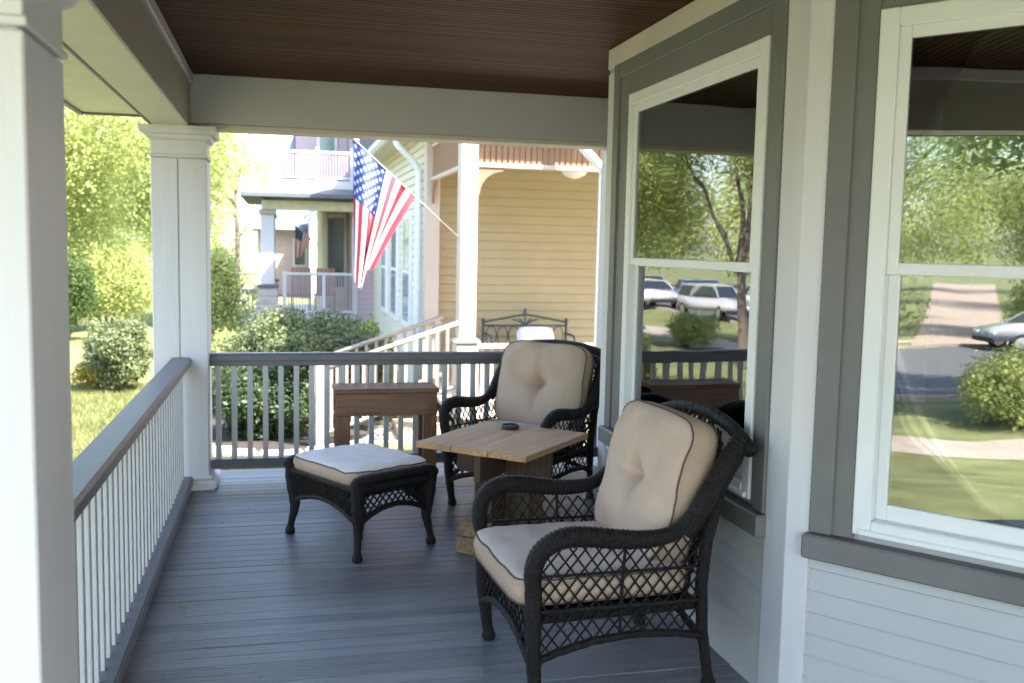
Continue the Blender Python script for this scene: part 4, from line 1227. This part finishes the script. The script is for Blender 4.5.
# steps railing to the street
b = MB(); b.box(-1.45, -.50, LY+.03, LY+.10, .47, .53); r2 = b.build("stair_railing", LWH, LH, bevel=.01)
b = MB(); x = -1.40
while x < -.52:
    b.box(x, x+.03, LY+.05, LY+.08, lerp(-.75, -.15, (x+1.4)/.9), .469); x += .085
b.build("balusters", mat("grey_baluster", (.45, .43, .45)), r2)
for k in range(3):
    b = MB(); b.box(-.63-.3*(k+1), -.63-.3*k, LY+.1, LY+1.6, GZ-.02, LF-.16*(k+1)); b.build("step", LST, LH, bevel=.01)
b = MB(); b.prism([(LY-.2, 7.5), (LY+8, 7.5), (LY+4, 10.5)], 1.2, 9, Matrix(((0, 1, 0, 0), (1, 0, 0, 0), (0, 0, 1, 0), (0, 0, 0, 1)))); b.build("roof", LGR, LH)

# chairs on that porch
TANW = mat("tan_wood_chair", (.33, .2, .12), rough=.6)
def porch_chair(x, y, label):
    t_ = thing("wooden_chair", label, "chair", (x, y, LF), 0, "wooden chairs on the lilac porch")
    b = MB(); b.box(-.24, .24, -.24, .24, .40, .44); b.build("seat", TANW, t_, world=False, bevel=.008)
    b = MB(); 
    for k in range(5): b.box(-.22+.09*k, -.22+.09*k+.075, -.26, -.235, .44, 1.05)
    b.build("backrest", TANW, t_, world=False, bevel=.005)
    for sx in (-.21, .21):
        for sy in (-.21, .21):
            b = MB(); b.box(sx-.02, sx+.02, sy-.02, sy+.02, 0, .399); b.build("leg", TANW, t_, world=False)
porch_chair(.45, LY+.95, "tan slatted wooden chair on the lilac porch, beside its column")
porch_chair(1.0, LY+1.0, "tan slatted wooden chair on the lilac porch, under its window")
# small flag on that porch
f2 = thing("flag", "small faded striped flag hanging far off under the lilac house's porch", "flag", (.5, LY+3.2, 1.9))
b = MB(); b.tube([(.98, LY+3.2, 1.45), (.32, LY+3.2, 1.98)], .012, 8); b.build("pole", LWH, f2)
b = MB(); vs = []; fs = []; mi = []
n1, n2 = 26, 16
for i in range(n1+1):
    s_ = i/n1; tp = Vector((.34, LY+3.2, 1.96)).lerp(Vector((.74, LY+3.2, 1.64)), s_)
    for j in range(n2+1):
        q = j/n2
        vs.append((lerp(tp.x, .36+.14*s_, q), tp.y+.06*q*math.sin(s_*13), lerp(tp.z, 1.12+.05*s_, q)))
for i in range(n1):
    for j in range(n2):
        fs.append((i*(n2+1)+j, i*(n2+1)+j+1, (i+1)*(n2+1)+j+1, (i+1)*(n2+1)+j))
        sI = i//2
        mi.append(2 if (sI < 7 and j < 6) else (0 if sI % 2 == 0 else 1))
b.v = [Vector(p) for p in vs]; b.f = fs; b.mi = mi
b.build("cloth", [RED, WHI, mat("flag_plain_blue", (.06, .08, .22), rough=.8)], f2, smooth=True)

# ------------------------------------------------------------------ grey roofed house further on
GH = thing("grey_roof_house", "small pink walled house with a grey shingle roof in the distance", "house", (1, 44, GZ))
b = MB(); b.box(-1.0, 6, 43.5, 50, GZ, 2.25); b.build("wall", mat("pink_wall", (.42, .32, .31), rough=.8), GH)
b = MB(); b.add([(-1.35, 43, 2.1), (6.5, 43, 2.1), (6.5, 47, 3.9), (-.9, 47, 3.9), (-1.35, 51, 2.1), (6.5, 51, 2.1)], [(0, 1, 2, 3), (3, 2, 5, 4), (0, 3, 4), (1, 5, 2), (0, 4, 5, 1)])
b.build("roof", mat("blue_grey_shingle", (.10, .12, .15), rough=.85, var=.15, scale=6), GH)
for x in (.5, 1.6, 3.2):
    b = MB(); b.box(x, x+.6, 43.44, 43.5, .5, 1.7); wn = b.build("window", LWH, GH)
    b = MB(); b.box(x+.08, x+.52, 43.42, 43.438, .58, 1.62); b.build("pane", MATS["dark_window_glass"], wn)
b = MB(); b.prism([(1.15, GZ), (2.9, GZ), (2.9, 2.6), (2.02, 3.3), (1.15, 2.6)], 40.5, 43.4); b.build("gable_wing", LWH, GH)
b = MB(); b.prism([(.95, 2.55), (2.02, 3.42), (3.1, 2.55), (3.1, 2.66), (2.02, 3.54), (.95, 2.66)], 40.2, 43.4); b.build("gable_roof", MATS["blue_grey_shingle"], GH)

# ------------------------------------------------------------------ parked cars on the street
TYRE = mat("tyre_rubber", (.02, .02, .02), rough=.85); RIM = mat("alloy_rim", (.55, .55, .56), rough=.3, metallic=.9)
CGL = mat("car_glass", (.02, .025, .03), rough=.05, spec=.8)
LAMPW = mat("headlamp_lens", (.7, .72, .75), rough=.1); LAMPR = mat("tail_lamp_lens", (.45, .02, .02), rough=.2)
DKP = mat("dark_car_trim", (.03, .03, .03), rough=.6)
def car(x, y, rz, paint, label, h=1.5, kind=0):
    t_ = thing("parked_car", label, "car", (x, y, gz(x)+.004), rz, "cars parked along the street")
    if kind == 0:   # estate / suv
        prof = [(-2.2, .42), (-2.25, .62), (-2.2, .95), (-2.05, 1.02), (1.05, 1.02), (1.55, .97), (2.1, .86), (2.25, .7), (2.25, .42)]
        cab = [(-2.1, 1.0), (-1.85, h), (.35, h), (1.15, 1.0)]
    else:
        prof = [(-2.15, .40), (-2.2, .6), (-2.15, .92), (-1.5, .97), (1.0, .95), (1.55, .9), (2.1, .78), (2.22, .64), (2.22, .40)]
        cab = [(-1.55, .95), (-.9, h), (.25, h), (1.1, .93)]
    wd = .88
    def loft(poly, w0, w1, zmid):
        b = MB(); n = len(poly)
        def wz(z): return lerp(w0, w1, max(0, min(1, (z-.4)/(zmid-.4))))
        vs = [(p[0], -wz(p[1]), p[1]) for p in poly]+[(p[0], wz(p[1]), p[1]) for p in poly]
        fs = [tuple(range(n)), tuple(range(2*n-1, n-1, -1))]+[(i, i+n, (i+1) % n+n, (i+1) % n) for i in range(n)]
        b.add(vs, fs); return b
    loft(prof, wd, wd-.06, 1.02).build("body", paint, t_, world=False, bevel=.05, seg=2, smooth=True)
    # cabin: dark glass with painted roof and pillars
    zt = h; zb = cab[0][1]
    b = MB(); vs = []
    for p in cab:
        w_ = lerp(wd-.08, wd-.24, (p[1]-zb)/(zt-zb)); vs += [(p[0], -w_, p[1]), (p[0], w_, p[1])]
    b.add(vs, [(0, 2, 4, 6), (1, 7, 5, 3), (0, 1, 3, 2), (2, 3, 5, 4), (4, 5, 7, 6), (0, 6, 7, 1)])
    b.build("windows", CGL, t_, world=False)
    b = MB(); w_ = wd-.23
    b.box(cab[1][0]-.03, cab[2][0]+.03, -w_, w_, zt-.05, zt+.03); 
    for sy in (-1, 1):
        for (a0, a1) in ((cab[0], cab[1]), (cab[3], cab[2]), ((-.45, zb), (-.45, zt))):
            b.tube([(a0[0], sy*(wd-.08), a0[1]), (a1[0], sy*(wd-.235), a1[1])], .04, 6)
    b.build("roof", paint, t_, world=False, bevel=.02)
    for sx in (-1.35, 1.35):
        for sy in (-1, 1):
            xf = Matrix.Translation((sx, sy*(wd-.10), .33)) @ Matrix.Rotation(R(90), 4, 'X')
            b = MB(xf); b.lathe([(.19, -.10), (.31, -.10), (.33, -.07), (.33, .07), (.31, .10), (.19, .10)], 0, 0, 22); wh = b.build("wheel", TYRE, t_, world=False)
            b = MB(xf); b.lathe([(.02, -.112), (.20, -.105), (.21, .105), (.02, .112)], 0, 0, 16); b.build("rim", RIM, wh, world=False)
    for sy in (-1, 1):
        b = MB(); b.box(2.10, 2.262, sy*.62-.18, sy*.62+.18, .62, .76); b.build("headlight", LAMPW, t_, world=False, bevel=.02)
        b = MB(); b.box(-2.262, -2.12, sy*.70-.1, sy*.70+.1, .66, .92); b.build("tail_light", LAMPR, t_, world=False, bevel=.02)
    b = MB(); b.box(2.15, 2.30, -.8, .8, .34, .52); b.box(-2.30, -2.15, -.8, .8, .34, .52); b.build("bumper", DKP, t_, world=False, bevel=.03)
    return t_
SIL = mat("silver_car_paint", (.30, .31, .33), rough=.25, var=.02, coat=.6); WCP = mat("pale_car_paint", (.42, .42, .42), rough=.25, var=.02, coat=.6)
BLC = mat("blue_car_paint", (.07, .11, .20), rough=.25, var=.02, coat=.6); GRC = mat("grey_car_paint", (.2, .2, .21), rough=.25, var=.02, coat=.6)
car(-15.5, 39.3, R(-90), SIL, "silver estate car parked at the near kerb, mirrored behind the round shrub", 1.5, 0)
car(-15.5, 47.3, R(-90), WCP, "pale estate car parked at the near kerb behind the silver estate car", 1.45, 0)
car(-18.9, 49.0, R(-78), BLC, "blue saloon car standing beside the pale estate car", 1.42, 1)
car(-19.2, 56.5, R(-78), GRC, "grey saloon car standing farthest down the street", 1.42, 1)
car(-20.3, 43.0, R(-78), WCP, "pale saloon car standing beside the silver estate car", 1.42, 1)
car(-26.9, -13.2, R(90), SIL, "silver car with red tail lamps parked across the road by the driveway", 1.5, 0)

# ------------------------------------------------------------------ houses across the street
def far_house(x, y, w_, d_, h, mt, rt_, label):
    t_ = thing("house", label, "house", (x, y, gz(x)))
    b = MB(); b.box(x-d_, x, y-w_/2, y+w_/2, gz(x), h); b.build("wall", mt, t_)
    b = MB(); b.prism([(x-d_-.5, h), (x+.5, h), (x-d_/2, h+3)], y-w_/2-.4, y+w_/2+.4); b.build("roof", rt_, t_)
    for k in range(3):
        for z0 in (.2, 3.2):
            if z0+1.5 > h: continue
            yy = y-w_/2+w_*(k+.5)/3
            b = MB(); b.box(x, x+.05, yy-.55, yy+.55, z0, z0+1.5); wn = b.build("window", LWH, t_)
            b = MB(); b.box(x+.051, x+.06, yy-.46, yy+.46, z0+.09, z0+1.41); b.build("pane", MATS["dark_window_glass"], wn)
    b = MB(); b.box(x+.001, x+.06, y-.5, y+.5, gz(x)+.2, 1.2); b.build("door", DKP, t_)
far_house(-44, 12, 10, 9, 5.6, mat("red_brick", (.30, .13, .09), rough=.9, var=.2, scale=14), LGR, "red brick house across the road behind the trees")
far_house(-56, -46, 10, 9, 5.6, mat("tan_clapboard", (.55, .50, .42), rough=.8), LGR, "tan clapboard house across the road past the driveway")
far_house(-42, 40, 10, 9, 5.6, mat("white_clapboard", (.66, .66, .64), rough=.8), LGR, "white clapboard house across the road beyond the parked cars")

# small fallen leaf on the deck
b = MB(); b.add([(0, 0, .004), (.018, -.010, .010), (.042, .0, .006), (.018, .012, .012)], [(0, 1, 2, 3)])
lf = b.build("fallen_leaf", LEAF_TREE); lf.location = (-.42, 4.02, 0)
tag(lf, "small green fallen leaf on the deck beside the bottom rail", "leaf")

b = MB()
dr = random.Random(5)
for k in range(70):
    x = dr.choice([dr.uniform(-.5, -.3), dr.uniform(-.3, 1.5)]); y = dr.uniform(2.4, 6.2); a = dr.uniform(0, 6.28); q = dr.uniform(.004, .011)
    b.add([(x, y, .003), (x+q*math.cos(a), y+q*math.sin(a), .005), (x+q*.5*math.cos(a+1), y+q*.5*math.sin(a+1), .007)], [(0, 1, 2)])
tag(b.build("leaf_litter", mat("dry_leaf_litter", (.13, .10, .06), rough=.9, island=.5)), kind="stuff")
